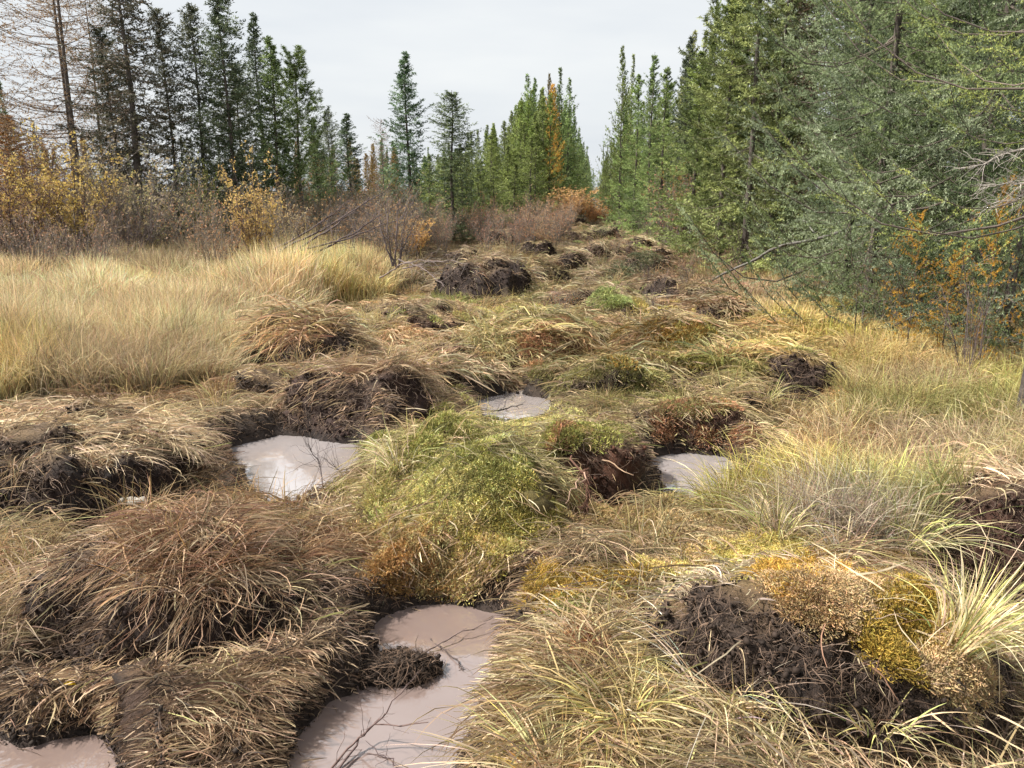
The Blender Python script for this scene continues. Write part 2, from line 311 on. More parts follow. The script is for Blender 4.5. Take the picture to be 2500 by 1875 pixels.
MOSS = [ # x, y, rx, ry, colour, density
 (960,1075,110,85,MYG,1),(1050,1000,190,55,A3(.34,.33,.10),.8),(960,1170,120,45,A3(.68,.50,.24),.8),(1080,1110,80,60,A3(.42,.36,.10),.9),(900,1200,70,40,A3(.42,.24,.09),.7),(1600,1215,110,32,MY,1),(1500,1185,60,40,MOR,.7),
 (1760,1260,90,30,A3(.58,.36,.08),1),(1850,1290,110,40,MOR,1),(1760,1320,45,20,A3(.48,.32,.16),.6),(1980,1360,80,50,A3(.36,.25,.05),.9),(2080,1440,60,60,MOR,.8),(1940,1250,60,30,A3(.45,.3,.1),.6),
 (1440,692,55,22,MY,1),(1440,740,90,30,A3(.34,.2,.05),.8),(1100,700,80,30,MYG,.7),(1170,760,70,20,MR,.25),(1250,1280,70,30,A3(.5,.34,.08),.8),(1260,1320,30,20,MG,.9),
 (1400,830,220,50,A3(.34,.31,.12),.45),(1500,780,120,40,A3(.42,.38,.12),.5),(1320,650,60,16,A3(.38,.42,.16),.8),(1840,950,90,50,A3(.56,.34,.14),.6),(1500,940,80,20,MR,.2),
 (1340,1130,110,35,A3(.46,.34,.16),.4),(1200,1000,60,25,MR,.6),(950,660,60,15,MG,.5),(1180,930,90,18,MYG,.8),(1700,1200,60,20,MY,.6),(1280,1370,50,30,A3(.42,.2,.1),.5),(1350,590,70,20,A3(.2,.22,.12),.6),(1310,500,70,25,A3(.25,.28,.12),.7)]
def mossmix(x, y, z, col, amt=.8):
    vx, vy = toview(x, y, z)
    for bx, by, rx, ry, c, d in MOSS:
        k = np.exp(-(((vx - bx) / rx) ** 2 + ((vy - by) / ry) ** 2) ** 1.3) * d * amt
        col = col + (np.array(c) * .5 - col) * k[..., None]
    return col
def mossk(x, y):
    vx, vy = toview(x, y, H(x, y)); k = np.zeros(len(x))
    for bx, by, rx, ry, c, d in MOSS: k = np.maximum(k, np.exp(-(((vx - bx) / rx) ** 2 + ((vy - by) / ry) ** 2) ** 1.3) * d)
    return k
def inpoly(pts, x, y): return sdist(np.array([at(*p) for p in pts]), x, y)
TALL = [(-900,930),(0,865),(330,845),(500,800),(540,725),(700,672),(850,640),(880,600),(850,560),(600,545),(200,560),(-900,590)]
MEAD = [(1480,545),(1540,640),(1640,700),(1790,745),(1850,860),(1790,960),(1650,1010),(1560,1070),(1640,1150),(1900,1190),(2100,1060),(2700,1010),(3300,1000),(3300,560),(1900,560),(1560,520)]

# ------------------------------------------------------------------ ground and water
ys = -3 + 2.6 * np.exp(np.linspace(0, math.log(1200 / 2.6), 440)); ys = ys[ys > -3.1]
sx = np.linspace(-1, 1, 360); sx = np.sign(sx) * np.abs(sx) ** 1.15
Y, S = np.meshgrid(ys, sx, indexing='ij'); X = S * (np.maximum(Y, 0) * 1.05 + 4.5) + .05 * Y * (np.abs(S) < 2)
Z = H(X, Y, False)
Xf, Yf, Zf = X.ravel(), Y.ravel(), Z.ravel()
i, j = np.meshgrid(np.arange(X.shape[0] - 1), np.arange(X.shape[1] - 1), indexing='ij'); b = (i * X.shape[1] + j).ravel()
sd, _ = water_sd(Xf, Yf)
col = tint(Xf, Yf, Zf) * .16 * A3(.95, .85, .8)
wet = 1 - sstep(.02, .25, sd)
col = mossmix(Xf, Yf, Zf, col, .7)
col = col * (1 - wet[:, None]) + A3(.030, .021, .017) * wet[:, None]
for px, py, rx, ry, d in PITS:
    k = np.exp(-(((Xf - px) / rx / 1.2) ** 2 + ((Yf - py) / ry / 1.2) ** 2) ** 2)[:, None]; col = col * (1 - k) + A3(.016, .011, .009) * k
gm = mesh('peat_ground', np.stack([Xf, Yf, Zf], 1), np.stack([b, b + 1, b + X.shape[1] + 1, b + X.shape[1]], 1), M_soil, col)
link('ground', gm, kind='structure', label='wet peat ground of the torn up track through the bog')
for lab, kn, a in PP:
    c = a.mean(0); e = a + (a - c) / np.linalg.norm(a - c, axis=1, keepdims=True) * .16
    V3 = np.column_stack([e - c, np.zeros(len(a))]); tri = np.array(tessellate_polygon([[Vector(v) for v in V3]]))
    nz = np.cross(V3[tri[:, 1]] - V3[tri[:, 0]], V3[tri[:, 2]] - V3[tri[:, 0]])[:, 2]; tri[nz < 0] = tri[nz < 0][:, ::-1]
    me = mesh('puddle_water', V3, tri, M_water if kn > .4 else M_water2)
    link('puddle', me, loc=(c[0], c[1], WL), kind='structure', label=lab)

# ------------------------------------------------------------------ loose strands that fall over the terrain
def walk(x, y, L, lift, dirx, diry, K=7, grav=.16, hug=.55, clear=.004, curl=0.):
    n = len(x); P = np.zeros((n, K, 3)); z = H(x, y) + .002
    P[:, 0] = np.stack([x, y, z], 1)
    t = np.stack([dirx, diry, lift], 1); t /= np.linalg.norm(t, axis=1, keepdims=True)
    st = (L / (K - 1)); dry = R.rand(n) < .93
    for k in range(1, K):
        gx, gy = grad(P[:, k - 1, 0], P[:, k - 1, 1])
        ca, sa = np.cos(curl), np.sin(curl); t = np.stack([t[:, 0] * ca - t[:, 1] * sa, t[:, 0] * sa + t[:, 1] * ca, t[:, 2]], 1)
        t = t + np.stack([-gx * .28 + R.normal(0, .12, n), -gy * .28 + R.normal(0, .12, n), -grav * (1 + 0 * gx)], 1)
        t /= np.linalg.norm(t, axis=1, keepdims=True)
        p = P[:, k - 1] + t * st[:, None]
        h = H(p[:, 0], p[:, 1]) + clear + R.rand(n) * .012
        h = np.maximum(h, WL + .004)
        lo = p[:, 2] < h
        dz = h - P[:, k - 1, 2]
        steep = lo & (dz > st)                                    # uphill wall: climb slowly
        p[:, 2] = np.where(lo, h, p[:, 2])
        t[:, 2] = np.where(lo, np.clip(dz / st, -.9, .5) * hug, t[:, 2])
        wet = (water_sd(p[:, 0], p[:, 1])[0] < -.02) & dry; p[wet] = P[:, k - 1][wet] + (p[wet] - P[:, k - 1][wet]) * .12
        P[:, k] = p
    return P
def flow(x, y, s=0, coh=2.2):
    a = fbm(x * coh, y * coh, 80 + s, 2) * 6.0 + R.normal(0, .95, len(x))
    gx, gy = grad(x, y, .05); g = np.hypot(gx, gy) + 1e-6
    k = np.clip(g * 1.1, 0, 1.3)
    dx = np.cos(a) - gx / g * k; dy = np.sin(a) - gy / g * k
    l = np.hypot(dx, dy) + 1e-6
    return dx / l, dy / l
def strand_mesh(name, x, y, L, lift, colors, wid, s=0, K=7, coh=2.2, grav=.16, loose=.55):
    """locks of strands: neighbours share heading, curl and shade; some strands lie loose across them"""
    n = len(x); nb = max(3, n // 16); c = R.randint(0, n, nb); own = np.arange(n) % nb
    dx, dy = flow(x[c], y[c], s, coh); cu = R.normal(0, .16, nb); lf = lift[c]; sh = .38 + .95 * R.rand(nb)
    lo = R.rand(n) < loose; hx, hy = flow(x, y, s + 1, coh)
    r_ = .015 + .05 * R.rand(nb); ox = x[c][own] + R.normal(0, 1, n) * r_[own]; oy = y[c][own] + R.normal(0, 1, n) * r_[own]
    x = np.where(lo, x, ox); y = np.where(lo, y, oy); jd = R.normal(0, .28, (2, n))
    dx = np.where(lo, hx, dx[own] + jd[0]); dy = np.where(lo, hy, dy[own] + jd[1]); cu = np.where(lo, R.normal(0, .28, n), cu[own] + R.normal(0, .12, n)); lift = np.where(lo, lift, lf[own] * (.7 + .6 * R.rand(n)))
    col = np.where(lo[:, None], colors, (colors * .35 + colors[c][own] * .65) * sh[own][:, None])
    wd_ = water_sd(x, y)[0]; L = L * np.clip(.3 + wd_ * 3.2, .3, 1); ok = wd_ > .015; x, y, L, lift, dx, dy, cu, col = x[ok], y[ok], L[ok], lift[ok], dx[ok], dy[ok], cu[ok], col[ok]
    P = walk(x, y, L, lift, dx, dy, K, grav, curl=cu)
    D = P[:, 0, 1]
    prof = np.array([.8, 1, 1, .95, .8, .55, .12])[:K] if K == 7 else np.interp(np.linspace(0, 1, K), [0, .3, .8, 1], [.8, 1, .6, .12])
    Wd = (wid * (.6 + .9 * R.rand(len(x)) ** 2) * (1 + .12 * np.clip(D - 2, 0, 8)))[:, None] * prof
    return strips(P, Wd, col=col)
def pick(cs, n, x, y):
    cs = np.array(cs); k = np.clip((vn(x * 5, y * 5, 90) * .6 + R.rand(n) * .6 - .1) * len(cs), 0, len(cs) - 1).astype(int)
    return cs[k] * (.55 + .75 * R.rand(n, 1)) * (1 + .08 * R.normal(size=(n, 3)))

def fan(n, y0, y1, wide=.85, ext=1.0):
    y = y0 * (y1 / y0) ** R.rand(n); x = R.uniform(-1, 1, n) * (wide * y + ext); return x, y
# ------------------------------------------------------------------ mounds
CRUMB = []
def mound(key, m):
    nx = int(np.clip(2.6 * m['rx'] / (.006 + .004 * m['y']), 40, 190)); ny = int(np.clip(2.6 * m['ry'] / (.006 + .004 * m['y']), 34, 130))
    gx = m['x'] + np.linspace(-1.3, 1.3, nx) * m['rx']; gy = m['y'] + np.linspace(-1.35, 1.3, ny) * m['ry']
    Yg, Xg = np.meshgrid(gy, gx, indexing='ij'); x, y = Xg.ravel(), Yg.ravel()
    own, u = mound_h(m, x, y)
    z = base_h(x, y) + own; sd, cap = water_sd(x, y); z = np.minimum(z, cap) if key != 'T' else WL - .025 + own * 1.2
    z = z - .05 * (1 - sstep(.0, .05, own)) - .02
    zg = z.reshape(Yg.shape); gyy, gxx = np.gradient(zg, gy, gx); gxx = gxx.ravel(); gyy = gyy.ravel()
    nrm = np.stack([-gxx, -gyy, np.ones_like(gxx)], 1); sl = np.hypot(gxx, gyy); nrm /= np.linalg.norm(nrm, axis=1, keepdims=True)
    if key == 'T': sl = sl + 1.2
    steep = sstep(.5, 1.3, sl) * sstep(.02, .1, own)
    amp = (.022 + .05 * steep) * sstep(0, .08, own)
    d = 1.2 * fbm(x * 4 + z * 5, y * 4 - z * 6, 49, 2) + fbm(x * 9 + z * 14, y * 9 - z * 17, 50, 4) + .8 * np.abs(fbm(x * 24 + z * 30, y * 24 + z * 26, 55, 3))
    P = np.stack([x, y, z], 1) + nrm * (d * amp)[:, None]
    top = tint(x, y, z) * .17 * A3(1, .85, .75)
    pc = np.array(m['pc']) * 1.1 * A3(1.05, .98, .92); lit = (1 - m['fr'] * .5)
    k = np.clip(steep + .6 * sstep(.1, .5, fbm(x * 3, y * 3, 59, 3)), 0, 1)[:, None]
    col = top * (1 - k) + pc * k * (1 + .5 * fbm(x * 12, z * 12, 66, 3)[:, None])
    col = mossmix(x, y, z, col, .8) * (1 - steep[:, None] * .75) + col * steep[:, None] * .75 if m['fr'] < .5 else mossmix(x, y, z, col, .85)
    if key == 'T': col = np.broadcast_to(A3(.034, .025, .02), col.shape) * (1 + .5 * fbm(x * 20, y * 20, 4)[:, None])
    wet = (1 - sstep(WL + .0, WL + .10, z))[:, None]; col = col * (1 - .6 * wet)
    loc = np.array([m['x'], m['y'], 0])
    i, j = np.meshgrid(np.arange(ny - 1), np.arange(nx - 1), indexing='ij'); b = (i * nx + j).ravel()
    root = link('peat_mound', None, loc=loc, label=m['lab'], category='mound', group='torn peat mounds along the track' if key[0] != 's' else 'small clods on the middle track')
    link('peat_body', mesh('peat_body', P - loc, np.stack([b, b + 1, b + nx + 1, b + nx], 1), M_peat, col), root)
    # grass: rooted on top, thinner on the torn front
    n = m['n']; px = m['x'] + R.uniform(-1.1, 1.1, n * 4) * m['rx']; py = m['y'] + R.uniform(-1.12, 1.1, n * 4) * m['ry']
    own, u = mound_h(m, px, py); gx_, gy_ = grad(px, py)
    front = sstep(.45, 1.1, np.hypot(gx_, gy_)) * (gy_ > -.2)
    gap = sstep(.30, .48, vn(px * 8 + 3, py * 8, 97)) if m['y'] < 6 else 1.
    keep = (own > .02) & (R.rand(n * 4) < gap) & (R.rand(n * 4) < (1 - front * (1 - m['fr'])) * (.35 + .9 * vn(px * 6, py * 6, 33))) & (water_sd(px, py)[0] > .0)
    pt_ = np.zeros(len(px))
    for qx, qy, rx_, ry_, d_ in PITS: pt_ = np.maximum(pt_, np.exp(-(((px - qx) / rx_) ** 2 + ((py - qy) / ry_) ** 2) ** 2))
    keep &= pt_ < .35
    px, py = px[keep][:n], py[keep][:n]; n = len(px)
    edge = sstep(-.1, -.6, (py - m['y']) / m['ry'])
    L = (.06 + .24 * R.rand(n) ** 1.2) * (1 - (1 - m['fr']) * .62 * edge) * {'moss': .6, 'red': .6, 'grey': .62}.get(m['gs'], 1.0)
    if n >= 6:
        cols = pick(SETS[m['gs']], n, px, py) * .6 + .4 * tint(px, py, H(px, py)) * (.6 + .7 * R.rand(n, 1))
        V, Q, c = strand_mesh('g', px, py, L, .2 + .6 * R.rand(n) ** 2, cols, .0041, s=ord(key[-1]) % 7)
        link('grass_mat', mesh('grass_mat', V - loc, Q, M_blade, c), root, kind='stuff')
    # dark fibres hanging on the torn faces
    if m['fr'] < .65:
        cand = np.where((steep > .35) & (y < m['y'] + .3 * m['ry']) & (z > WL + .01) | ((key == 'T') & (z > WL - .01)))[0]
        n = min(int((350 if m['n'] > 200 else 120) + m['n'] * .9 + (3000 if key == 'O' else 1100 if key == 'T' else 0)), 4 * len(cand))
        if n > 10:
            q = R.choice(cand, n); p0 = P[q] + R.normal(0, .008, (n, 3)); nn = nrm[q]
            T = R.normal(0, .8, (n, 3)) + [0, 0, -.8]; T -= (T * nn).sum(1, keepdims=True) * nn; T /= np.linalg.norm(T, axis=1, keepdims=True)
            S2 = np.cross(T, nn); s_ = np.linspace(0, 1, 4)[None, :, None]; L_ = (.012 + .085 * R.rand(n, 1, 1) ** 2) * (1 + .05 * m['y']); cu = R.normal(0, .5, (n, 1, 1))
            Pf = p0[:, None] + nn[:, None] * (.004 + .018 * R.rand(n, 1, 1) * np.sin(s_ * 3.1)) + (T[:, None] * s_ + S2[:, None] * cu * s_ ** 2) * L_
            V, Q, c = strips(Pf, (.0008 + .0026 * R.rand(n, 1) ** 2) * (1 + .1 * m['y']) * np.linspace(1, .4, 4), side=nn[:, None], col=(A3(.15, .10, .07) * (.35 + 1.5 * R.rand(n, 1) ** 2.2)))
            link('peat_fibres', mesh('peat_fibres', V - loc, Q, M_blade, c), root, kind='stuff')
            CRUMB.append((P[R.choice(cand, min(int(n * 1.8), 4 * len(cand)))], np.array(m['pc'])))
    # roots on the torn faces
    if m['fr'] < .5:
        n = int(40 + m['n'] * .10); px = m['x'] + R.uniform(-1, 1, n * 5) * m['rx']; py = m['y'] + R.uniform(-1.05, .2, n * 5) * m['ry']
        own, u = mound_h(m, px, py); gx_, gy_ = grad(px, py); keep = (R.rand(len(px)) < .8) & (np.hypot(gx_, gy_) > .7) & (own > .04) & (water_sd(px, py)[0] > .02)
        px, py = px[keep][:n], py[keep][:n]; n = len(px)
        if n > 4:
            P = np.zeros((n, 6, 3)); P[:, 0] = np.stack([px, py, H(px, py) + .012], 1)
            a = R.uniform(0, 6.28, n)
            for k in range(1, 6):
                a = a + R.normal(0, .6, n); q = P[:, k - 1].copy(); st = .012 + .03 * R.rand(n)
                q[:, 0] += np.cos(a) * st; q[:, 1] -= .02 * R.rand(n); q[:, 2] += np.sin(a) * st * .8 - .006
                hh = H(q[:, 0], q[:, 1]) + .014; q[:, 2] = np.where(q[:, 2] < hh, np.minimum(hh, P[:, k - 1, 2] + .04), q[:, 2]); P[:, k] = q
            V, Q, c = tubes(P, np.full((n, 6), 1.) * (.0007 + .0012 * R.rand(n, 1)) * (1 + .1 * m['y']) * np.linspace(1, .4, 6), 3, A3(.30, .22, .17) * (.3 + .9 * R.rand(n, 1)))
            link('roots', mesh('roots', V - loc, Q, M_twig, c), root, kind='stuff')
    return root
for k, m in MND.items(): mound(k, m)
# ------------------------------------------------------------------ foreground litter: strands between the mounds
n = 46500; u = R.rand(n); y = 1.2 * (9.5 / 1.2) ** u; x = R.uniform(-1, 1, n) * (.80 * y + .8)
s1 = inpoly(TALL, x, y); s2 = inpoly(MEAD, x, y); wsd, _ = water_sd(x, y)
pit = np.zeros(n)
for px, py, rx, ry, d in PITS[:19]: pit = np.maximum(pit, np.exp(-(((x - px) / rx) ** 2 + ((y - py) / ry) ** 2) ** 2))
gx_, gy_ = grad(x, y, .03); fr = (np.hypot(gx_, gy_) > .7) & (gy_ > 0)
onm = np.zeros(n, bool); onO = mound_h(MND['O'], x, y)[1] < 1.12
for m in MND.values():
    if m['fr'] < .3: onm |= mound_h(m, x, y)[0] > .03
keep = (R.rand(n) < np.maximum(sstep(.30, .48, vn(x * 8 + 3, y * 8, 97)), .12)) & (~fr | (R.rand(n) < .2)) & ~onO & (~onm | (R.rand(n) < .25)) & (wsd > .0) & (s1 > .0) & (pit < .45 * R.rand(n) + .1) & ((s2 > 0) | (R.rand(n) < .3)); x, y = x[keep], y[keep]; n = len(x)
cols = tint(x, y, H(x, y)); alt = np.array([STRAW, BROWN, REDB, PALE, BROWN])[R.randint(0, 5, n)]
cols = (cols * .6 + alt * .4) * (.45 + .8 * R.rand(n, 1))
parts = strand_mesh('l', x, y, .05 + .24 * R.rand(n) ** 1.2, .1 + .6 * R.rand(n) ** 2, cols, .0040, s=3, coh=3.0)
link('fallen_straw', mesh('fallen_straw', parts[0], parts[1], M_blade, parts[2]), kind='stuff', label='fallen brown and straw coloured sedge lying over the torn ground')

n = 2600; x, y = fan(n, 1.25, 7, .8, .8); wd_ = water_sd(x, y)[0]; k = (wd_ > .06) & (inpoly(TALL, x, y) > 0); x, y = x[k], y[k]; n = len(x); a_ = R.uniform(0, 6.28, n)
L_ = .12 + .26 * R.rand(n) ** 1.5; P = walk(x, y, L_ * np.clip(.3 + 2.5 * wd_[k], .3, 1), .12 + .35 * R.rand(n), np.cos(a_), np.sin(a_), 7, .07, curl=R.normal(0, .05, n), clear=.018)
V, Q, c = strips(P, (.0052 * (.5 + .8 * R.rand(n)) * (1 + .1 * (y - 1.5)))[:, None] * np.array([.9, 1, 1, .95, .9, .7, .3]), col=np.array([PALE, STRAW, PALE * A3(1, .9, .8), BROWN, REDB, GREEN])[R.randint(0, 6, n)] * (.5 + .6 * R.rand(n, 1)))
link('straw_stalks', mesh('straw_stalks', V, Q, M_blade, c), kind='stuff', label='stiff pale stalks thrown every way over the matted sedge')
# ------------------------------------------------------------------ scattered cover (geometry nodes on points)
def proto_collection(name, metas):
    c = bpy.data.collections.new(name)
    for k, me in enumerate(metas): c.objects.link(bpy.data.objects.new('%s_%d' % (name, k), me))
    return c
def scatter(name, coll, P, rot, scl, idx, tnt, **props):
    me = bpy.data.meshes.new(name); me.vertices.add(len(P)); me.vertices.foreach_set('co', np.asarray(P, np.float32).ravel())
    for an, ty, d in (('rot', 'FLOAT_VECTOR', rot), ('scl', 'FLOAT_VECTOR', scl)):
        a = me.attributes.new(an, ty, 'POINT'); a.data.foreach_set('vector', np.asarray(d, np.float32).ravel())
    a = me.attributes.new('idx', 'INT', 'POINT'); a.data.foreach_set('value', np.asarray(idx, np.int32))
    a = me.attributes.new('tint', 'FLOAT_COLOR', 'POINT'); cc = np.ones((len(P), 4), np.float32); cc[:, :3] = np.clip(tnt, 0, 1); a.data.foreach_set('color', cc.ravel())
    o = link(name, me, kind='stuff', **props)
    g = bpy.data.node_groups.new('scatter_' + name, 'GeometryNodeTree')
    g.interface.new_socket('Geometry', in_out='INPUT', socket_type='NodeSocketGeometry'); g.interface.new_socket('Geometry', in_out='OUTPUT', socket_type='NodeSocketGeometry')
    gi = g.nodes.new('NodeGroupInput'); go = g.nodes.new('NodeGroupOutput'); ip = g.nodes.new('GeometryNodeInstanceOnPoints'); ci = g.nodes.new('GeometryNodeCollectionInfo')
    ci.inputs['Collection'].default_value = coll; ci.inputs['Separate Children'].default_value = True; ci.inputs['Reset Children'].default_value = True
    def na(nm, ty):
        q = g.nodes.new('GeometryNodeInputNamedAttribute'); q.data_type = ty; q.inputs['Name'].default_value = nm; return [s for s in q.outputs if s.enabled and s.name == 'Attribute'][0]
    g.links.new(gi.outputs[0], ip.inputs['Points']); g.links.new(ci.outputs[0], ip.inputs['Instance']); ip.inputs['Pick Instance'].default_value = True
    g.links.new(na('idx', 'INT'), ip.inputs['Instance Index']); g.links.new(na('rot', 'FLOAT_VECTOR'), ip.inputs['Rotation']); g.links.new(na('scl', 'FLOAT_VECTOR'), ip.inputs['Scale'])
    g.links.new(ip.outputs[0], go.inputs[0]); md = o.modifiers.new('scatter', 'NODES'); md.node_group = g
    return o
def frame_rot(x, y, hx, hy, follow=1.0):
    gx, gy = grad(x, y, .05); gx = np.clip(gx * follow, -1.6, 1.6); gy = np.clip(gy * follow, -1.6, 1.6)
    Zv = np.stack([-gx, -gy, np.ones_like(gx)], 1); Zv /= np.linalg.norm(Zv, axis=1, keepdims=True)
    Xv = np.stack([hx, hy, np.zeros_like(hx)], 1); Xv -= (Xv * Zv).sum(1, keepdims=True) * Zv; Xv /= np.linalg.norm(Xv, axis=1, keepdims=True)
    Yv = np.cross(Zv, Xv)
    return np.stack([np.arctan2(Yv[:, 2], Zv[:, 2]), -np.arcsin(np.clip(Xv[:, 2], -1, 1)), np.arctan2(Xv[:, 1], Xv[:, 0])], 1)
def tuft(n, h0, h1, r, lean, wid, K=5, lay=False, bend=.5, tiplight=.25, rs=None):
    a = R.uniform(0, 6.28, n); q = r * np.sqrt(R.rand(n)); x = q * np.cos(a); y = q * np.sin(a)
    hgt = R.uniform(h0, h1, n); b = a + R.normal(0, .8, n); s = np.linspace(0, 1, K)
    ln = lean * (.3 + R.rand(n)); bd = bend * R.rand(n) ** 1.5
    if lay: b = R.normal(0, .55, n)
    out_ = (ln[:, None] * s + bd[:, None] * s ** 2.5) * hgt[:, None]
    up = hgt[:, None] * (s - .5 * (bd[:, None] * s ** 3)) if not lay else hgt[:, None] * (.30 * R.rand(n)[:, None] * np.sin(s * 3.0) + .02)
    if lay: out_ = hgt[:, None] * s
    wob = R.normal(0, .05, (n, 1)) * s ** 2 * hgt[:, None]
    P = np.stack([x[:, None] + np.cos(b)[:, None] * out_ - np.sin(b)[:, None] * wob, y[:, None] + np.sin(b)[:, None] * out_ + np.cos(b)[:, None] * wob, up], 2)
    Wd = wid * (.6 + .8 * R.rand(n))[:, None] * np.interp(s, [0, .3, .75, 1], [.9, 1, .7, .1])
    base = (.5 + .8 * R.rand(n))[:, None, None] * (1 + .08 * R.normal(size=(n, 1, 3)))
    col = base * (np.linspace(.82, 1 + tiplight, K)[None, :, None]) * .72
    V, Q, c = strips(P, Wd, col=np.broadcast_to(col, (n, K, 3)).copy())
    return mesh('tuft', V, Q, M_tuft, c)
def rnd_dir(n): a = R.uniform(0, 6.28, n); return np.cos(a), np.sin(a)
# tall pale grass on the left
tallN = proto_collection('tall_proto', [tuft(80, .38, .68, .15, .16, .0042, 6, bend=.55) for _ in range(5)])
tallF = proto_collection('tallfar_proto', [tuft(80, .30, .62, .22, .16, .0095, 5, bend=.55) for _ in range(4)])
x, y = fan(15000, 4.6, 26, .95, 1.0); s = inpoly(TALL, x, y) + .35 * fbm(x * 1.2, y * 1.2, 44, 3); k = s < 0; x, y, s = x[k], y[k], s[k]
far = y > 9; z = H(x, y); n = len(x); hsc = (.62 + .80 * vn(x * 1.3, y * 1.3, 45)) * (.65 + .35 * sstep(0, .8, -s)) * (1 + .22 * sstep(9.5, 11, y) * (x > -4.5))
tn = tint(x, y, z) * 1.2 * (.6 + .65 * R.rand(n, 1)) * (.75 + .5 * vn(x * 2.2, y * 2.2, 41))[:, None]; gx_ = vn(x * 1.4, y * 1.4, 46)[:, None]; tn = tn * (1 + (A3(1, 1., .75) - 1) * sstep(.6, .9, gx_))
for nm, cl, mk, lab in (('tall_grass', tallN, ~far, 'tall dry straw coloured grass standing at the left of the track'), ('tall_grass_behind', tallF, far, 'pale dry grass further back before the willow shrubs')):
    hx, hy = rnd_dir(mk.sum()); r_ = frame_rot(x[mk], y[mk], hx, hy, .2); r_[:, 1] += .07
    scatter(nm, cl, np.stack([x, y, z - .01], 1)[mk], r_, np.stack([np.ones(n), np.ones(n), hsc], 1)[mk] * (.85 + .3 * R.rand(mk.sum(), 1)), R.randint(0, 4, mk.sum()), tn[mk], label=lab)
# meadow on the right
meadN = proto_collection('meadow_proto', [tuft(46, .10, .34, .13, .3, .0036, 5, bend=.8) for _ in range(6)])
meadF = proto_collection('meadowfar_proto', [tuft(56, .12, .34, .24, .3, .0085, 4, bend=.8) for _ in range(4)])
x, y = fan(21000, 2.3, 30, .95, 1.2); s = inpoly(MEAD, x, y) + .3 * fbm(x * 1.3, y * 1.3, 47, 3); k = (s < 0) & (water_sd(x, y)[0] > .03); x, y = x[k], y[k]
far = y > 8; z = H(x, y); n = len(x); hsc = .6 + .75 * vn(x * 1.1, y * 1.1, 48)
tn = tint(x, y, z) * 1.15 * (.7 + .6 * R.rand(n, 1)); g_ = sstep(.45, .8, vn(x * 1.9, y * 1.9, 49))[:, None]; tn = tn * (1 + (A3(.85, .98, .6) - 1) * g_)
for nm, cl, mk, lab in (('meadow_grass', meadN, ~far, 'short golden and olive grass of the meadow on the right'), ('meadow_grass_behind', meadF, far, 'reddish straw meadow grass further back along the spruces')):
    hx, hy = rnd_dir(mk.sum())
    scatter(nm, cl, np.stack([x, y, z - .01], 1)[mk], frame_rot(x[mk], y[mk], hx, hy, .5), np.stack([np.ones(n), np.ones(n), hsc], 1)[mk] * (.8 + .4 * R.rand(mk.sum(), 1)), R.randint(0, 4, mk.sum()), tn[mk], label=lab)
# laid grass and short sprouts on the track
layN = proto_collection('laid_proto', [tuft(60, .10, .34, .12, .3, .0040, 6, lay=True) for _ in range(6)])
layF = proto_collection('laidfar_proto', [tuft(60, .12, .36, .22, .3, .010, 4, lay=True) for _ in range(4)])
x, y = fan(26000, 1.3, 46, .8, 1.0); wsd = water_sd(x, y)[0]; ts = inpoly(TALL, x, y); ms = inpoly(MEAD, x, y)
pit = np.zeros(len(x))
for px, py, rx, ry, d in PITS[:19]: pit = np.maximum(pit, np.exp(-(((x - px) / rx) ** 2 + ((y - py) / ry) ** 2) ** 2))
gx_, gy_ = grad(x, y, .03); fr = (np.hypot(gx_, gy_) > .8) & (gy_ > 0)
onm = np.zeros(len(x), bool)
for m in MND.values():
    if m['fr'] < .3: onm |= mound_h(m, x, y)[0] > .03
k = (mound_h(MND['O'], x, y)[1] > 1.15) & (~onm | (R.rand(len(x)) < .12)) & (wsd > np.where(y < 8, .26, .1)) & (R.rand(len(x)) > mossk(x, y) * .85) & ((y > 6.5) | (R.rand(len(x)) < .02 + .07 * y)) & (wsd > .06) & (ts > .1) & (ms > .0) & (pit < .3) & (~fr | (R.rand(len(x)) < .12)); x, y = x[k], y[k]
n = len(x); far = y > 6.5; z = H(x, y); tn = tint(x, y, z) * (.55 + .75 * R.rand(n, 1)) * 1.1
rb = sstep(.5, .8, vn(x * 2.3, y * 2.3, 53))[:, None]; tn = tn * (1 + (A3(.85, .72, .68) - 1) * rb)
for nm, cl, mk, lab in (('laid_grass', layN, ~far, 'flattened sedge covering the near part of the track'), ('laid_grass_behind', layF, far, 'flattened sedge on the far part of the track')):
    hx, hy = flow(x[mk], y[mk], 5)
    scatter(nm, cl, np.stack([x, y, z], 1)[mk], frame_rot(x[mk], y[mk], hx, hy, 1), np.ones((mk.sum(), 3)) * (.7 + .6 * R.rand(mk.sum(), 1)), R.randint(0, 4, mk.sum()), tn[mk], label=lab)
k = (R.rand(n) < .12) & (water_sd(x, y)[0] > .15)
x2, y2 = x[k], y[k]; hx, hy = rnd_dir(k.sum())
scatter('sprouting_sedge', meadN, np.stack([x2, y2, z[k]], 1), frame_rot(x2, y2, hx, hy, .8), np.ones((k.sum(), 3)) * (.35 + .5 * R.rand(k.sum(), 1)) * (1 + .05 * np.clip(y2, 0, 20))[:, None], R.randint(0, 5, k.sum()), tn[k] * A3(1, 1.02, .8), label='short sedge sprouting between the mounds on the track')
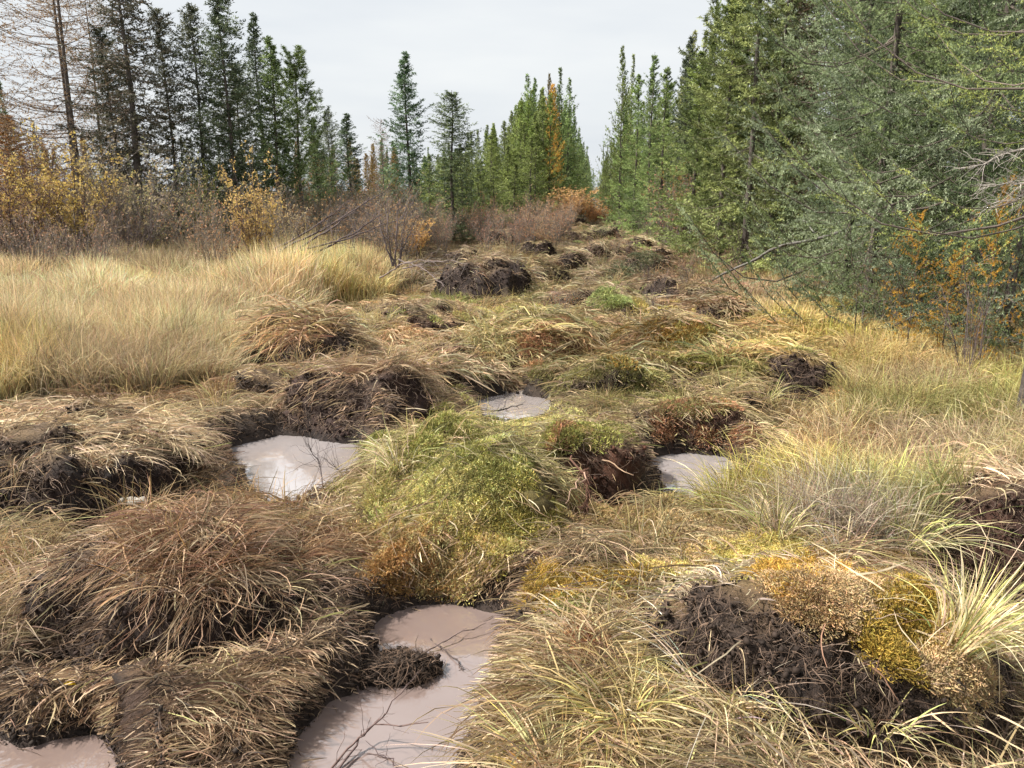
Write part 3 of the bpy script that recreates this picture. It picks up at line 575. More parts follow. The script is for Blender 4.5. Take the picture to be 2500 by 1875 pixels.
# moss
def moss_proto():
    n = 300; a = R.uniform(0, 6.28, n); q = .055 * np.sqrt(R.rand(n)); P0 = np.stack([q * np.cos(a), q * np.sin(a), .014 * (1 - (q / .055) ** 2)], 1)
    d = np.stack([np.cos(a) * q / .055 * .8, np.sin(a) * q / .055 * .8, np.ones(n)], 1) + R.normal(0, .35, (n, 3)); d /= np.linalg.norm(d, axis=1, keepdims=True)
    L = .005 + .008 * R.rand(n); P = P0[:, None] + d[:, None] * L[:, None, None] * np.array([0, .6, 1])[None, :, None]
    P[:, 2, :2] += R.normal(0, .004, (n, 2)); Wd = np.array([.0015, .0022, .0012])[None] * (.7 + .6 * R.rand(n, 1))
    V, Q, c = strips(P, Wd, col=(.75 + .4 * R.rand(n, 1)) * (1 + .06 * R.normal(size=(n, 3))) * .8)
    return mesh('moss_clump', V, Q, M_moss, c)
mossC = proto_collection('moss_proto', [moss_proto() for _ in range(5)])
mx_, my_, mc_ = [], [], []
for bx, by, rx, ry, colr, den in MOSS:
    n = int(den * rx * ry * .17 * (1 if by > 900 else .9)) + 60
    vx = bx + R.normal(0, .62, n) * rx; vy = by + R.normal(0, .62, n) * ry
    px, py = at(vx, vy, .0); zz = H(px, py)
    for _ in range(5):
        px, py = at(vx, vy, zz); zz = .5 * zz + .5 * H(px, py)
    mx_.append(px); my_.append(py); mc_.append(np.broadcast_to(colr, (n, 3)) * (.55 + .7 * R.rand(n, 1)))
x = np.concatenate(mx_); y = np.concatenate(my_); c = np.concatenate(mc_)
gx_, gy_ = grad(x, y, .03); torn = np.zeros(len(x), bool)
for m in MND.values():
    if m['fr'] < .5: torn |= mound_h(m, x, y)[0] > .02
pit = np.zeros(len(x))
for px, py, rx, ry, d in PITS: pit = np.maximum(pit, np.exp(-(((x - px) / rx) ** 2 + ((y - py) / ry) ** 2) ** 2))
k = (pit < .15) & (~(torn & (gy_ > .5)) | (R.rand(len(x)) < .10)) & (water_sd(x, y)[0] > .04) & (R.rand(len(x)) < .25 + 1.3 * sstep(.3, .6, vn(x * 7, y * 7, 91))); x, y, c = x[k], y[k], c[k]; hx, hy = rnd_dir(len(x))
c = c * 1.35
scatter('moss', mossC, np.stack([x, y, H(x, y) + .012], 1), frame_rot(x, y, hx, hy), np.ones((len(x), 3)) * (.7 + .9 * R.rand(len(x), 1)) * (1 + .14 * np.clip(y - 2.5, 0, 10))[:, None], R.randint(0, 5, len(x)), c, label='yellow green and orange sphagnum moss growing on the mounds')

# crumbs of peat on torn faces and puddle banks
def crumb_proto():
    import mathutils
    v = np.array([(0,0,1),(.89,0,.45),(.28,.85,.45),(-.72,.53,.45),(-.72,-.53,.45),(.28,-.85,.45),(.72,.53,-.45),(-.28,.85,-.45),(-.89,0,-.45),(-.28,-.85,-.45),(.72,-.53,-.45),(0,0,-1)], float)
    f = np.array([(0,1,2),(0,2,3),(0,3,4),(0,4,5),(0,5,1),(1,6,2),(2,7,3),(3,8,4),(4,9,5),(5,10,1),(6,7,2),(7,8,3),(8,9,4),(9,10,5),(10,6,1),(11,7,6),(11,8,7),(11,9,8),(11,10,9),(11,6,10)])
    v = v * (1 + R.normal(0, .38, (12, 1))) * R.uniform(.6, 1.2, 3) * .01
    return mesh('crumb', v, f, M_moss, np.ones((12, 3)) * (.8 + .4 * R.rand(12, 1)), smooth=False)
crumbC = proto_collection('crumb_proto', [crumb_proto() for _ in range(4)])
xb, yb = fan(220000, 1.3, 8.5); wd_ = water_sd(xb, yb)[0]; k = (wd_ > -.01) & (wd_ < .16) & (R.rand(len(xb)) < np.exp(-wd_ / .06)); xb, yb = xb[k], yb[k]
Pc = np.concatenate([c_[0] for c_ in CRUMB] + [np.stack([xb, yb, np.maximum(H(xb, yb), WL - .01) + .022 * R.rand(len(xb))], 1)]); Tc = np.concatenate([np.broadcast_to(c_[1] * 1.25, c_[0].shape) for c_ in CRUMB] + [np.broadcast_to(A3(.045, .034, .028), (len(xb), 3))]) * (.5 + 1.1 * R.rand(len(Pc), 1))
Pc = Pc + R.normal(0, .006, Pc.shape)
scatter('peat_crumbs', crumbC, Pc, R.uniform(0, 6, Pc.shape), np.ones(Pc.shape) * (.25 + .75 * R.rand(len(Pc), 1) ** 3) * (1 + .1 * Pc[:, 1:2]), R.randint(0, 4, len(Pc)), Tc, label='crumbs of dark peat on the torn faces and along the puddle edges')
# muddy litter on the banks and afloat
n = 160000; x, y = fan(n, 1.3, 8.5); wd_ = water_sd(x, y)[0]; k = (wd_ > -.05) & (wd_ < .22) & (R.rand(n) < np.where(wd_ > .0, .9, .25)); x, y = x[k][:15000], y[k][:15000]; n = len(x)
cols = np.array([A3(.10,.07,.05), A3(.24,.16,.11), A3(.45,.33,.22), A3(.07,.05,.04), A3(.16,.11,.08)])[R.randint(0, 5, n)] * (.6 + .7 * R.rand(n, 1))
a_ = R.uniform(0, 6.28, n); xf, yf = fan(60000, 1.3, 7.5); wf = water_sd(xf, yf)[0]; kf = (wf < -.04) & (R.rand(60000) < .035 + .25 * np.exp(wf / .05)); x = np.concatenate([x, xf[kf][:900]]); y = np.concatenate([y, yf[kf][:900]]); a_ = np.concatenate([a_, R.uniform(0, 6.28, len(x) - n)]); cols = np.concatenate([cols, cols[:len(x) - n]]); Lm = .03 + .11 * R.rand(len(x)) ** 1.5; Lm[n:] *= .3; n = len(x)
P = walk(x, y, Lm, np.where(water_sd(x, y)[0] < -.03, 0., .1 + .5 * R.rand(n)), np.cos(a_), np.sin(a_), 5, .16, curl=R.normal(0, .2, n)); P[..., 2] += (.02 * R.rand(n) * (water_sd(x, y)[0] > .0))[:, None]
V, Q, c = strips(P, (.0035 * (.5 + .9 * R.rand(n)) * (1 + .12 * (y - 1.5)))[:, None] * np.array([.8, 1, 1, .8, .2]), col=cols)
n = 26000; x, y = fan(n, 1.2, 5.5, .8, .8); wd_ = water_sd(x, y)[0]; k = (wd_ > .05) & (mound_h(MND['O'], x, y)[1] > 1.1) & (R.rand(n) > mossk(x, y)); x, y = x[k][:15000], y[k][:15000]; n = len(x); a_ = R.uniform(0, 6.28, n)
P2_ = walk(x, y, .03 + .09 * R.rand(n), .15 + .5 * R.rand(n), np.cos(a_), np.sin(a_), 4, .16, curl=R.normal(0, .3, n)); c2_ = np.array([BROWN * .6, REDB * .6, A3(.14,.10,.07), A3(.22,.15,.10), STRAW * .6])[R.randint(0, 5, n)] * (.5 + .8 * R.rand(n, 1))
V, Q, c = join([(V, Q, c), strips(P2_, (.0042 * (.5 + .9 * R.rand(n)))[:, None] * np.array([.8, 1, .9, .3]), col=c2_)])
link('muddy_litter', mesh('muddy_litter', V, Q, M_blade, c), kind='stuff', label='dark muddy stems and roots along the puddle banks')
# ------------------------------------------------------------------ sedge tussocks that stand out
def sedge(vx, vy, h, n, spread, leanx, cs, lab, z0=.1):
    x0, y0 = at(vx, vy, z0); x0 = float(x0); y0 = float(y0); z = float(H(np.array([x0]), np.array([y0]))[0]) - .01; K = 8; s = np.linspace(0, 1, K)
    a = R.uniform(0, 6.28, n); q = (.05 if n < 300 else .12) * R.rand(n) ** .7 * 1.6; L = h * (.3 + .7 * R.rand(n)); ln = spread * (.15 + R.rand(n)); bd = 1.1 * R.rand(n)
    o_ = (ln[:, None] * s + bd[:, None] * s ** 2.3) * L[:, None]
    P = np.stack([(q * np.cos(a))[:, None] + np.cos(a)[:, None] * o_ + leanx * s * L[:, None], (q * np.sin(a))[:, None] + np.sin(a)[:, None] * o_, L[:, None] * (s - .6 * bd[:, None] * s ** 3)], 2)
    V, Q, c = strips(P, .0042 * (.6 + .7 * R.rand(n))[:, None] * np.interp(s, [0, .3, .75, 1], [.9, 1, .7, .1]), col=pick([np.array(q_) for q_ in cs], n, x0 + R.rand(n), y0 + R.rand(n)) * 1.15)
    link('sedge_tussock', mesh('sedge_tussock', V, Q, M_blade, c), loc=(x0, y0, z), label=lab, category='grass tussock', group='sedge tussocks')
SG = [GREEN, STRAW, GREEN, PALE]
sedge(2075, 1350, .42, 230, .45, .55, SG, 'long yellow green sedge tussock fanning out over the right corner of the peat block', .3)
sedge(1960, 1130, .42, 150, .4, .5, SG, 'long sedge leaning towards the dark bank at the right edge', .1)
sedge(1680, 1130, .34, 120, .3, -.05, SG, 'upright yellow sedge behind the orange moss', .1)
sedge(1830, 1125, .26, 80, .5, .0, (GREY * .7, STRAW, GREEN * .8, GREY * .8), 'grey bleached sedge tuft with pale stems behind the peat block', .2)
sedge(1560, 1075, .36, 130, .3, -.1, SG, 'sedge tuft leaning over the grey puddle', 0)
sedge(1565, 1300, .30, 140, .9, .15, (PALE, GREY, STRAW, GREEN), 'pale sedge spilling over the peat block at its upper left', .42)
sedge(1920, 1400, .16, 60, .9, .0, (PALE, GREEN, STRAW), 'small bleached tuft hanging on the peat face', .35)
sedge(1690, 1610, .17, 16, .25, .12, (GREEN, PALE), 'few pale green blades at the foot of the peat block', -.02)
sedge(1345, 1530, .15, 140, 1.1, -.45, (GOLD, GREEN, PALE), 'thick yellow sedge tussock between the largest puddle and the peat block', .15)
sedge(1200, 1640, .20, 190, 1.1, -.5, (GOLD, STRAW, GREEN), 'arching straw sedge overhanging the right bank of the largest puddle', .12)
sedge(860, 1010, .30, 110, .4, -.1, SG, 'thin green sedge on the left shoulder of the mossy mound', .25)
sedge(1560, 790, .38, 200, .6, -.15, (OLIVE, GREEN, A3(.2,.24,.12)), 'dark green sedge tussock combed towards the mossy mound with orange cap', .15)
sedge(1650, 880, .32, 120, .5, .0, (OLIVE, GREEN, STRAW), 'green sedge tuft below the dark clod at the meadow edge', 0)
sedge(700, 640, .75, 500, .12, .05, (GOLD, A3(.6,.48,.2), STRAW), 'tallest bright yellow grass tussock behind the grassy clump', 0)
sedge(630, 650, .72, 450, .12, .0, (STRAW, PALE, BROWN), 'pale brown tall grass tussock left of the bright yellow one', 0)

# ------------------------------------------------------------------ conifers
def conifer(seed, h, rad_, whorl=.22, nb=6, base=.05, twigs=8, needles=10, nl=.06, nw=.014, up_top=.7, droop=-.25, tip=.25, shape=.85, jit=.35, irregular=.3, tw=.32, col=(.07,.10,.05), col2=(.12,.15,.07), tip_only=0, twood=False, clump=0, trunk_r=.011, gaps=.0, flat=.22):
    r = np.random.RandomState(seed)
    K = 12; s = np.linspace(0, 1, K); tp = np.zeros((1, K, 3)); tp[0, :, 2] = s * h; tp[0, :, 0] = .012 * h * np.sin(s * 5 + seed) * s * (1 - s) * 2; tp[0, :, 1] = .01 * h * np.sin(s * 4 + seed * 2) * s * (1 - s) * 2
    tr = ((1 - s) ** .9 * trunk_r * h + .0007 * h)[None]
    zb = []; z = base * h
    while z < h * .985:
        zb += [z + r.normal(0, whorl * .25) for _ in range(nb)]; z += whorl * (1.15 - .55 * z / h)
    zb = np.clip(np.array(zb), base * h * .8, h * .99); n = len(zb); t = zb / h
    az = r.uniform(0, 6.28, n)
    prof = (1 - t) ** shape * np.clip(.45 + t * 6, 0, 1)
    L = rad_ * prof * np.clip(1 + jit * r.normal(size=n), .3, 1.6) * (1 + irregular * (vn(zb * 1.1 + seed * 7, az * .9, 5) - .5) * 2) + .05
    if gaps: L *= np.where(vn(zb * 2.5, az * 1.0, seed) < gaps, .35, 1)
    bt = r.rand(len(zb)) ** 1.3
    keep = L > .04; bt = bt[keep]; zb, t, az, L = zb[keep], t[keep], az[keep], L[keep]; n = len(L)
    KB = 6; q = np.linspace(0, 1, KB)
    elev = (droop + (up_top - droop) * t ** 1.6) + r.normal(0, .12, n)
    hor = L[:, None] * q * np.cos(elev)[:, None]; ver = L[:, None] * (q * np.sin(elev)[:, None] - .18 * np.sin(q * 3.14) * (1 - t)[:, None] + tip * q ** 3)
    bx = np.interp(zb, tp[0, :, 2], tp[0, :, 0]); by = np.interp(zb, tp[0, :, 2], tp[0, :, 1])
    B = np.stack([bx[:, None] + hor * np.cos(az)[:, None], by[:, None] + hor * np.sin(az)[:, None], zb[:, None] + ver], 2)
    wood = [tubes(B, (L * .0055 + .002)[:, None] * np.linspace(1, .3, KB), 3, np.repeat(A3(.13, .105, .09)[None], n, 0) * (.7 + .6 * r.rand(n, 1)))]
    # side twigs
    m = np.maximum(2, (twigs * (.35 + .65 * L / rad_)).astype(int)); bi = np.repeat(np.arange(n), m); nt_ = len(bi)
    sp_ = tip_only + (1 - tip_only) * r.rand(nt_) ** .8; sp_ = np.clip(sp_, .08, 1)
    f = sp_ * (KB - 1); i0 = np.minimum(f.astype(int), KB - 2); fr = (f - i0)[:, None]
    p0 = B[bi, i0] * (1 - fr) + B[bi, i0 + 1] * fr; dr = B[bi, i0 + 1] - B[bi, i0]; dr /= np.linalg.norm(dr, axis=1, keepdims=True)
    sgn = r.choice([-1, 1], nt_)[:, None]; side = np.cross(dr, [0, 0, 1.]); side /= np.linalg.norm(side, axis=1, keepdims=True) + 1e-6
    ang = r.uniform(.35, 1.1, nt_)[:, None]; td = dr * np.cos(ang) + side * sgn * np.sin(ang) + np.array([0, 0, 1.]) * r.normal(-.12 if not tip_only else .35, flat, (nt_, 1)); td /= np.linalg.norm(td, axis=1, keepdims=True)
    TL = tw * L[bi] * (1.15 - .75 * sp_) * r.uniform(.6, 1.3, nt_) + .05
    T = np.stack([p0, p0 + td * (TL * .5)[:, None], p0 + td * TL[:, None] + np.array([0, 0, -.12])[None] * TL[:, None]], 1)
    if twood: wood.append(tubes(T, np.full((nt_, 3), .0035) * np.array([1, .8, .4]) * (1.4 if h > 5 else 1), 3, np.repeat(A3(.27, .19, .14)[None], nt_, 0)))
    # needles on twigs and on the branch itself
    axes = [(T[:, 0], T[:, 2] - T[:, 0], TL)]
    hb = [(B[:, k], B[:, k + 1] - B[:, k], L / KB) for k in range((0 if needles > 20 else 2) if not tip_only else 4, KB - 1)]
    Vn, Cn = [], []
    for (o_, d_, l_), cnt in [(axes[0], needles)] + [(b_, max(2, needles // 2)) for b_ in hb]:
        if cnt < 1: continue
        k_ = np.maximum(1, (cnt * (.5 + l_ / (l_.mean() + 1e-6) * .5)).astype(int)); ii = np.repeat(np.arange(len(l_)), k_); N_ = len(ii)
        u_ = r.rand(N_)[:, None] if not clump else np.round(r.rand(N_)[:, None] * clump) / clump
        p = o_[ii] + d_[ii] * u_ + r.normal(0, nl * .08, (N_, 3)); dn = d_[ii] / (np.linalg.norm(d_[ii], axis=1, keepdims=True) + 1e-6)
        v = r.normal(size=(N_, 3)); v -= (v * dn).sum(1, keepdims=True) * dn; v /= np.linalg.norm(v, axis=1, keepdims=True) + 1e-6; v[:, 2] += .15
        nd = dn * r.uniform(.25, .8, (N_, 1)) + v * .8; nd /= np.linalg.norm(nd, axis=1, keepdims=True)
        ll = nl * r.uniform(.6, 1.3, (N_, 1)); sd_ = np.cross(nd, r.normal(size=(N_, 3))); sd_ /= np.linalg.norm(sd_, axis=1, keepdims=True) + 1e-6; ww = nw * r.uniform(.7, 1.3, (N_, 1)) * .5
        Vn.append(np.stack([p - sd_ * ww, p + sd_ * ww, p + nd * ll], 1).reshape(-1, 3))
        bb = bi[ii] if len(l_) == nt_ else ii; tone = bt[bb][:, None] * 1.05 - .12 + r.rand(N_, 1) * .22; tone = np.maximum(tone, -.25)
        Cn.append(np.repeat((np.array(col) + (np.array(col2) - np.array(col)) * np.clip(tone, -.25, 1.2)) * (.85 + .3 * r.rand(N_, 1)), 3, 0))
    V = np.concatenate(Vn); cc = np.concatenate(Cn)
    tv, tq, tcc = tubes(tp, tr, 9, np.array([[.10, .083, .072]]))
    wv, wq, wc = join(wood)
    return dict(h=h, trunk=mesh('trunk', tv, tq, M_bark, tcc), limbs=mesh('limbs', wv, wq, M_bark, wc), crown=mesh('crown', V, np.arange(len(V)).reshape(-1, 3), M_needle, cc, smooth=False))
SPG = dict(col=(.085, .11, .05), col2=(.34, .38, .18))
P_near = [conifer(101, 8.5, 1.75, whorl=.26, nb=7, base=.015, twigs=36, needles=33, nl=.031, nw=.0085, tw=.28, shape=.75, droop=-.22, tip=.3, trunk_r=.007, flat=.07, irregular=.7, **SPG),
          conifer(102, 8.0, 1.6, whorl=.26, nb=7, base=.015, twigs=36, needles=33, nl=.031, nw=.0085, tw=.29, shape=.7, droop=-.30, tip=.3, trunk_r=.007, flat=.07, irregular=.7, col=(.10, .13, .08), col2=(.40, .45, .31)),
          conifer(103, 8.5, 1.9, whorl=.32, nb=5, base=.26, twigs=32, needles=21, nl=.026, nw=.006, tw=.27, tip=.3, shape=.75, droop=-.25, trunk_r=.008, flat=.09, col=(.18, .21, .06), col2=(.46, .48, .18))]
P_white = [conifer(111, 9, 1.35, whorl=.27, nb=6, base=.04, twigs=18, needles=15, nl=.065, nw=.020, tw=.28, flat=.08, shape=.85, irregular=.6, trunk_r=.007, **SPG), conifer(112, 9, 1.25, whorl=.27, nb=6, base=.05, twigs=18, needles=15, nl=.065, nw=.020, tw=.28, flat=.08, shape=.9, jit=.45, irregular=.6, trunk_r=.007, **SPG)]
BLK = dict(col=(.07, .085, .055), col2=(.22, .23, .14), trunk_r=.0065)
P_black = [conifer(121, 9, .72, whorl=.15, nb=7, base=.06, twigs=8, needles=7, nl=.09, nw=.032, shape=.38, jit=.5, irregular=.7, droop=-.42, gaps=.3, tw=.5, **BLK),
           conifer(122, 9, .80, whorl=.16, nb=7, base=.06, twigs=8, needles=7, nl=.09, nw=.032, shape=.5, jit=.5, irregular=.6, droop=-.38, gaps=.25, tw=.5, **BLK),
           conifer(123, 9, .95, whorl=.17, nb=7, base=.04, twigs=9, needles=7, nl=.09, nw=.032, shape=.8, jit=.35, irregular=.5, droop=-.25, gaps=.2, **BLK)]
P_shag = conifer(131, 10, 1.1, whorl=.18, nb=7, base=.06, twigs=9, needles=7, nl=.10, nw=.034, shape=.30, droop=-.65, tip=.1, jit=.5, gaps=.42, twood=True, col=(.09, .08, .06), col2=(.20, .17, .13), trunk_r=.010)
P_pine = [conifer(141, 8, .95, whorl=.24, nb=6, base=.20, twigs=8, needles=26, nl=.095, nw=.018, shape=.35, droop=.35, up_top=1.1, tip=.5, tip_only=.4, tw=.35, jit=.4, trunk_r=.008, col=(.10, .13, .05), col2=(.22, .26, .11))]
P_tam = [conifer(151, 9.5, 1.75, whorl=.30, nb=4, irregular=.7, base=.16, twigs=14, needles=8, nl=.045, nw=.022, shape=.35, droop=.05, up_top=.5, tip=.05, jit=.4, twood=True, tw=.42, clump=3, col=(.36, .24, .12), col2=(.58, .42, .24), trunk_r=.008),
         conifer(152, 9.5, 1.2, whorl=.20, nb=6, base=.04, twigs=11, needles=12, nl=.08, nw=.032, shape=.6, droop=.0, clump=4, trunk_r=.007, col=(.34, .19, .05), col2=(.55, .36, .10))]
P_far = [conifer(171, 8, 1.5, whorl=.24, nb=6, base=.03, twigs=9, needles=6, nl=.10, nw=.038, shape=1.15, jit=.45, irregular=.6, trunk_r=.006, **SPG), conifer(172, 8, 1.3, whorl=.24, nb=6, base=.04, twigs=9, needles=6, nl=.10, nw=.038, shape=1.15, jit=.5, gaps=.25, irregular=.7, trunk_r=.006, **SPG),
         conifer(173, 8, 1.1, whorl=.28, nb=5, base=.05, twigs=8, needles=7, nl=.11, nw=.036, shape=.85, jit=.5, droop=.3, up_top=1.1, tip=.4, trunk_r=.006, col=(.12, .16, .06), col2=(.27, .33, .13))]
def plant_tree(name, cat, P, x, y, h, wsc, lab, tcol=(1, 1, 1), group=None, lean=(0, 0), z=-.05):
    s = h / P['h']; root = link(name, None, loc=(x, y, z), label=lab, category=cat)
    if group: root['group'] = group
    root.rotation_euler = (lean[0], lean[1], R.uniform(0, 6.28)); root.scale = (s * wsc, s * wsc, s)
    if lean != (0, 0): root.rotation_euler = (lean[0], lean[1], 0 if not group else R.uniform(0, 6.28))
    for k in ('trunk', 'limbs', 'crown'):
        o = link(k, P[k], root); o.color = (*tcol, 1)
    return root
def vt(name, cat, P, vx, D, top, wsc, lab, tcol=(1, 1, 1), group=None, lean=(0, 0)):
    h = ztop(top, D) + .05; return plant_tree(name, cat, P, xat(vx, D, h * .6), D, h, wsc / (h / P['h']) if wsc > 0 else -wsc, lab, tcol, group, lean)
G1 = 'spruces standing at the left behind the willows'
vt('tamarack', 'larch', P_tam[0], 112, 21, -230, 1.0, 'left of the two thin bare larch trunks, brown needles on long branches', lean=(0, .035))
vt('tamarack', 'larch', P_tam[0], 136, 20, -260, .95, 'right of the two thin bare larch trunks at the left', lean=(.0, .012)).rotation_euler = (0, .012, 2.1)
vt('tamarack', 'larch', P_tam[0], -60, 19, -200, 1.05, 'bare larch at the left picture edge with long brown branches')
vt('tamarack', 'larch', P_tam[0], 205, 24, -60, .7, 'thin brown larch behind the shaggy dark spruce', (.8, .8, .8))
vt('tamarack', 'larch', P_tam[1], 30, 23, 250, 1.1, 'low rusty brown larch below the bare ones at the left edge', (1.0, .85, .9))
vt('black_spruce', 'spruce', P_shag, 272, 19, -140, 1.0, 'thickest shaggy dark spruce with drooping dead branches', (.75, .85, .75))
vt('black_spruce', 'spruce', P_black[0], 240, 20.5, 60, .85, 'dark narrow spruce partly behind the thick shaggy one', (.8, .8, .75))
vt('black_spruce', 'spruce', P_black[0], 362, 21, 20, .8, 'thin spire spruce with a bare pointed leader next to the shaggy one', (.9, .85, .8), G1)
vt('black_spruce', 'spruce', P_black[1], 428, 21, 5, .98, 'spruce with a knobbly crown, left of the tallest narrow one', (.9, .9, .9), G1)
vt('black_spruce', 'spruce', P_black[0], 487, 20, -40, 1.02, 'tallest narrow dark spruce cut off by the top edge', (.85, 1, .85), G1)
vt('black_spruce', 'spruce', P_black[2], 562, 25, 28, .95, 'dark pointed spruce behind the greener one', (.8, .95, .85), G1)
vt('black_spruce', 'spruce', P_black[2], 594, 21, 78, .95, 'brighter green conical spruce left of the open pine', (1.3, 1.6, 1.0), G1)
vt('pine', 'pine', P_pine[0], 645, 22, 125, 1.0, 'open light green pine with upswept branches', (1.1, 1.2, 1.0))
vt('black_spruce', 'spruce', P_black[1], 520, 24, 135, .9, 'thin spruce between the tallest one and the dark pointed one', (.9, .9, .8), G1)
vt('black_spruce', 'spruce', P_black[2], 683, 27, 255, .8, 'small spruce just right of the open pine', (1.1, 1.4, 1), G1)
vt('black_spruce', 'spruce', P_black[1], 712, 32, 238, .8, 'spindly little spruce between the pine and the small dark one', (1, 1.1, 1), G1)
vt('black_spruce', 'spruce', P_black[2], 754, 26, 245, .9, 'small dark cone shaped spruce standing alone left of the gap', (.85, 1.1, .9), G1)
vt('black_spruce', 'spruce', P_black[2], 880, 24, 112, 1.0, 'tall solitary spruce with a dense pointed top in the gap', (.9, 1.3, 1.05), G1)
vt('black_spruce', 'spruce', P_black[1], 978, 25, 195, 1.05, 'solitary thin spruce with drooping sparse branches right of the tall solitary one', (1.1, 1.3, 1), G1)
vt('tamarack', 'larch', P_tam[0], 826, 30, 255, .35, 'thin bare stem with reddish twigs left of the tall solitary spruce', (.6, .5, .6))
vt('black_spruce', 'spruce', P_far[1], 15, 33, 175, 1.0, 'small pale spruce seen behind the larches at the left edge', (.9, 1, .9))
vt('tamarack', 'larch', P_tam[1], 1194, 42.5, 182, .5, 'golden orange larch among the green spruces left of the track end', (1.7, 1.75, 1.5))
vt('tamarack', 'larch', P_tam[1], 1186, 44, 160, .3, 'thin spire above the golden larch', (.4, .5, .5))
GR = 'spruces of the wall along the right of the track'
def rt(P, vx, D, top, w_, lab, tc=(1, 1, 1), nm='white_spruce', cat='spruce', **k): return vt(nm, cat, P, vx, D, top, w_, lab, tc, **k)
rt(P_near[0], 1975, 9.6, -1100, .86, 'big grey green spruce with boughs down to the meadow, in front of the right forest', (1.0, 1.1, 1.1))
rt(P_near[1], 1905, 11.2, -800, .80, 'light green spruce behind and left of the big one with boughs to the ground', (1.1, 1.15, 1.0))
rt(P_near[1], 2230, 8.2, -1400, .95, 'lichen grey spruce by the right edge behind the orange larch sapling', (1.0, 1.02, .95))
rt(P_near[0], 2110, 9.8, -1200, .9, 'dense spruce between the big grey green one and the lichen grey one', (.9, 1.0, .85))
rt(P_near[2], 2420, 5.2, -1500, .72, 'yellow green spruce whose boughs reach in at the upper right edge', (1.05, 1.1, .85))
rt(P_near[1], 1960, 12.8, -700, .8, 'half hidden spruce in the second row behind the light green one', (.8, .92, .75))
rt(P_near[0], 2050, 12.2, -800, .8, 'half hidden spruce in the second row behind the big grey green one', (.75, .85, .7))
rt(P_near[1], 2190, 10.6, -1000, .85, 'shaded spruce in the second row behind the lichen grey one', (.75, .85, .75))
rt(P_near[0], 2350, 7.6, -1500, .7, 'grey green spruce cut by the right edge behind the yellow green one', (.95, 1.05, 1.0))
rt(P_white[0], 1640, 15, -330, 1.0, 'tall olive spruce with bare dark lower trunk left of the dark gap', (1.2, 1.2, .95))
rt(P_white[1], 1575, 17.5, -40, .9, 'olive green spruce second from the dark gap', (1.25, 1.25, .9))
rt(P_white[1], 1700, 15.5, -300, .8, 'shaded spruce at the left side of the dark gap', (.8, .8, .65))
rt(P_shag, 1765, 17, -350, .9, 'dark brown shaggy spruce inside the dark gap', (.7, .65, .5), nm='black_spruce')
rt(P_white[0], 1505, 20, 110, .9, 'bright green bushy spruce beside the purple grey shrub', (1.3, 1.4, 1.0))
rt(P_pine[0], 1575, 19, -20, 1.1, 'spindly pine leaning out over the right forest edge', (.9, .95, .8), nm='pine', cat='pine')
rt(P_black[2], 1482, 26, 78, .7, 'dark sparse spire sticking out above the right forest', (.7, .8, .8), nm='black_spruce')
rt(P_white[0], 1435, 24, 145, .8, 'spruce with dark visible trunk left of the purple grey shrub', (1.15, 1.3, .95))
rt(P_white[1], 1408, 29, 112, .75, 'pointed tall spruce above the middle of the right tree wall', (1.1, 1.3, 1.0))
rt(P_white[0], 1375, 32, 160, .8, 'bright spruce halfway down the right tree wall', (1.2, 1.4, 1.0))
rt(P_white[1], 1345, 38, 200, .8, 'spruce near the far end of the right tree wall', (1.15, 1.4, 1.0))
# wall of spruces, right side of the track
for row, (off, hs) in enumerate([(0, 7.4), (1.4, 8.0), (2.9, 8.4), (4.8, 8.8), (7.5, 9.2)]):
    D = 13.5 if row else 34
    if row >= 3: D = 10
    while D < 170:
        x = max(4.9, 1.5 + .107 * D) + off + R.normal(0, .42); h = hs * R.uniform(.66, 1.12) * (1.12 if D < 22 else .95 if D < 40 else .86)
        P = P_far[R.randint(0, 3)] if D > 30 else P_white[R.randint(0, 2)]; g = R.uniform(.6, 1.25)
        plant_tree('white_spruce', 'spruce', P, x, D + R.normal(0, .3), h, R.uniform(.6, 1.15), 'green spruce in the dense tree wall on the right of the track', (g * 1.15, g * R.uniform(1.05, 1.25), g * .85), GR, (R.normal(0, .018), R.normal(0, .018)))
        D += (1.25 + .2 * row) * (1 + D / 45)
# forest left of the track end
GL = 'spruces of the forest left of the track end'
prof_x = [900, 940, 1000, 1050, 1080, 1110, 1135, 1160, 1185, 1215, 1232]; prof_y = [335, 322, 285, 268, 255, 225, 188, 190, 165, 200, 260]
for q in range(95):
    D = R.uniform(40, 62) if q < 75 else R.uniform(33, 40); vx = R.uniform(905, 1222 if D < 48 else 1232) if q < 75 else R.uniform(960, 1180)
    top = np.interp(vx, prof_x, prof_y) + abs(R.normal(0, 28)) + (0 if q < 75 else 70); g = R.uniform(.75, 1.2)
    h = ztop(top, D); plant_tree('white_spruce', 'spruce', P_far[R.randint(0, 3)], xat(vx, D, 3), D, h, .95 * 8 / max(h, 3), 'green spruce in the forest left of the track end', (g * 1.15, g * 1.2, g * .8), GL)
D = 44
while D < 200:
    for off in (0, 1.8):
        g = R.uniform(.8, 1.15); plant_tree('white_spruce', 'spruce', P_far[R.randint(0, 3)], .107 * D - 2.0 - off + R.normal(0, .25), D, R.uniform(6.6, 8.2), .9, 'green spruce in the forest left of the track end', (g * 1.05, g * 1.25, g * .95), GL)
    D += 2.0 * (1 + D / 60)
for q in range(14):
    D = R.uniform(150, 260); plant_tree('white_spruce', 'spruce', P_far[R.randint(0, 2)], .107 * D + R.uniform(-5, 3.5), D, R.uniform(3.5, 6), 1.3, 'far small spruce closing the end of the track', (1, 1.3, 1), 'far spruces at the track end')
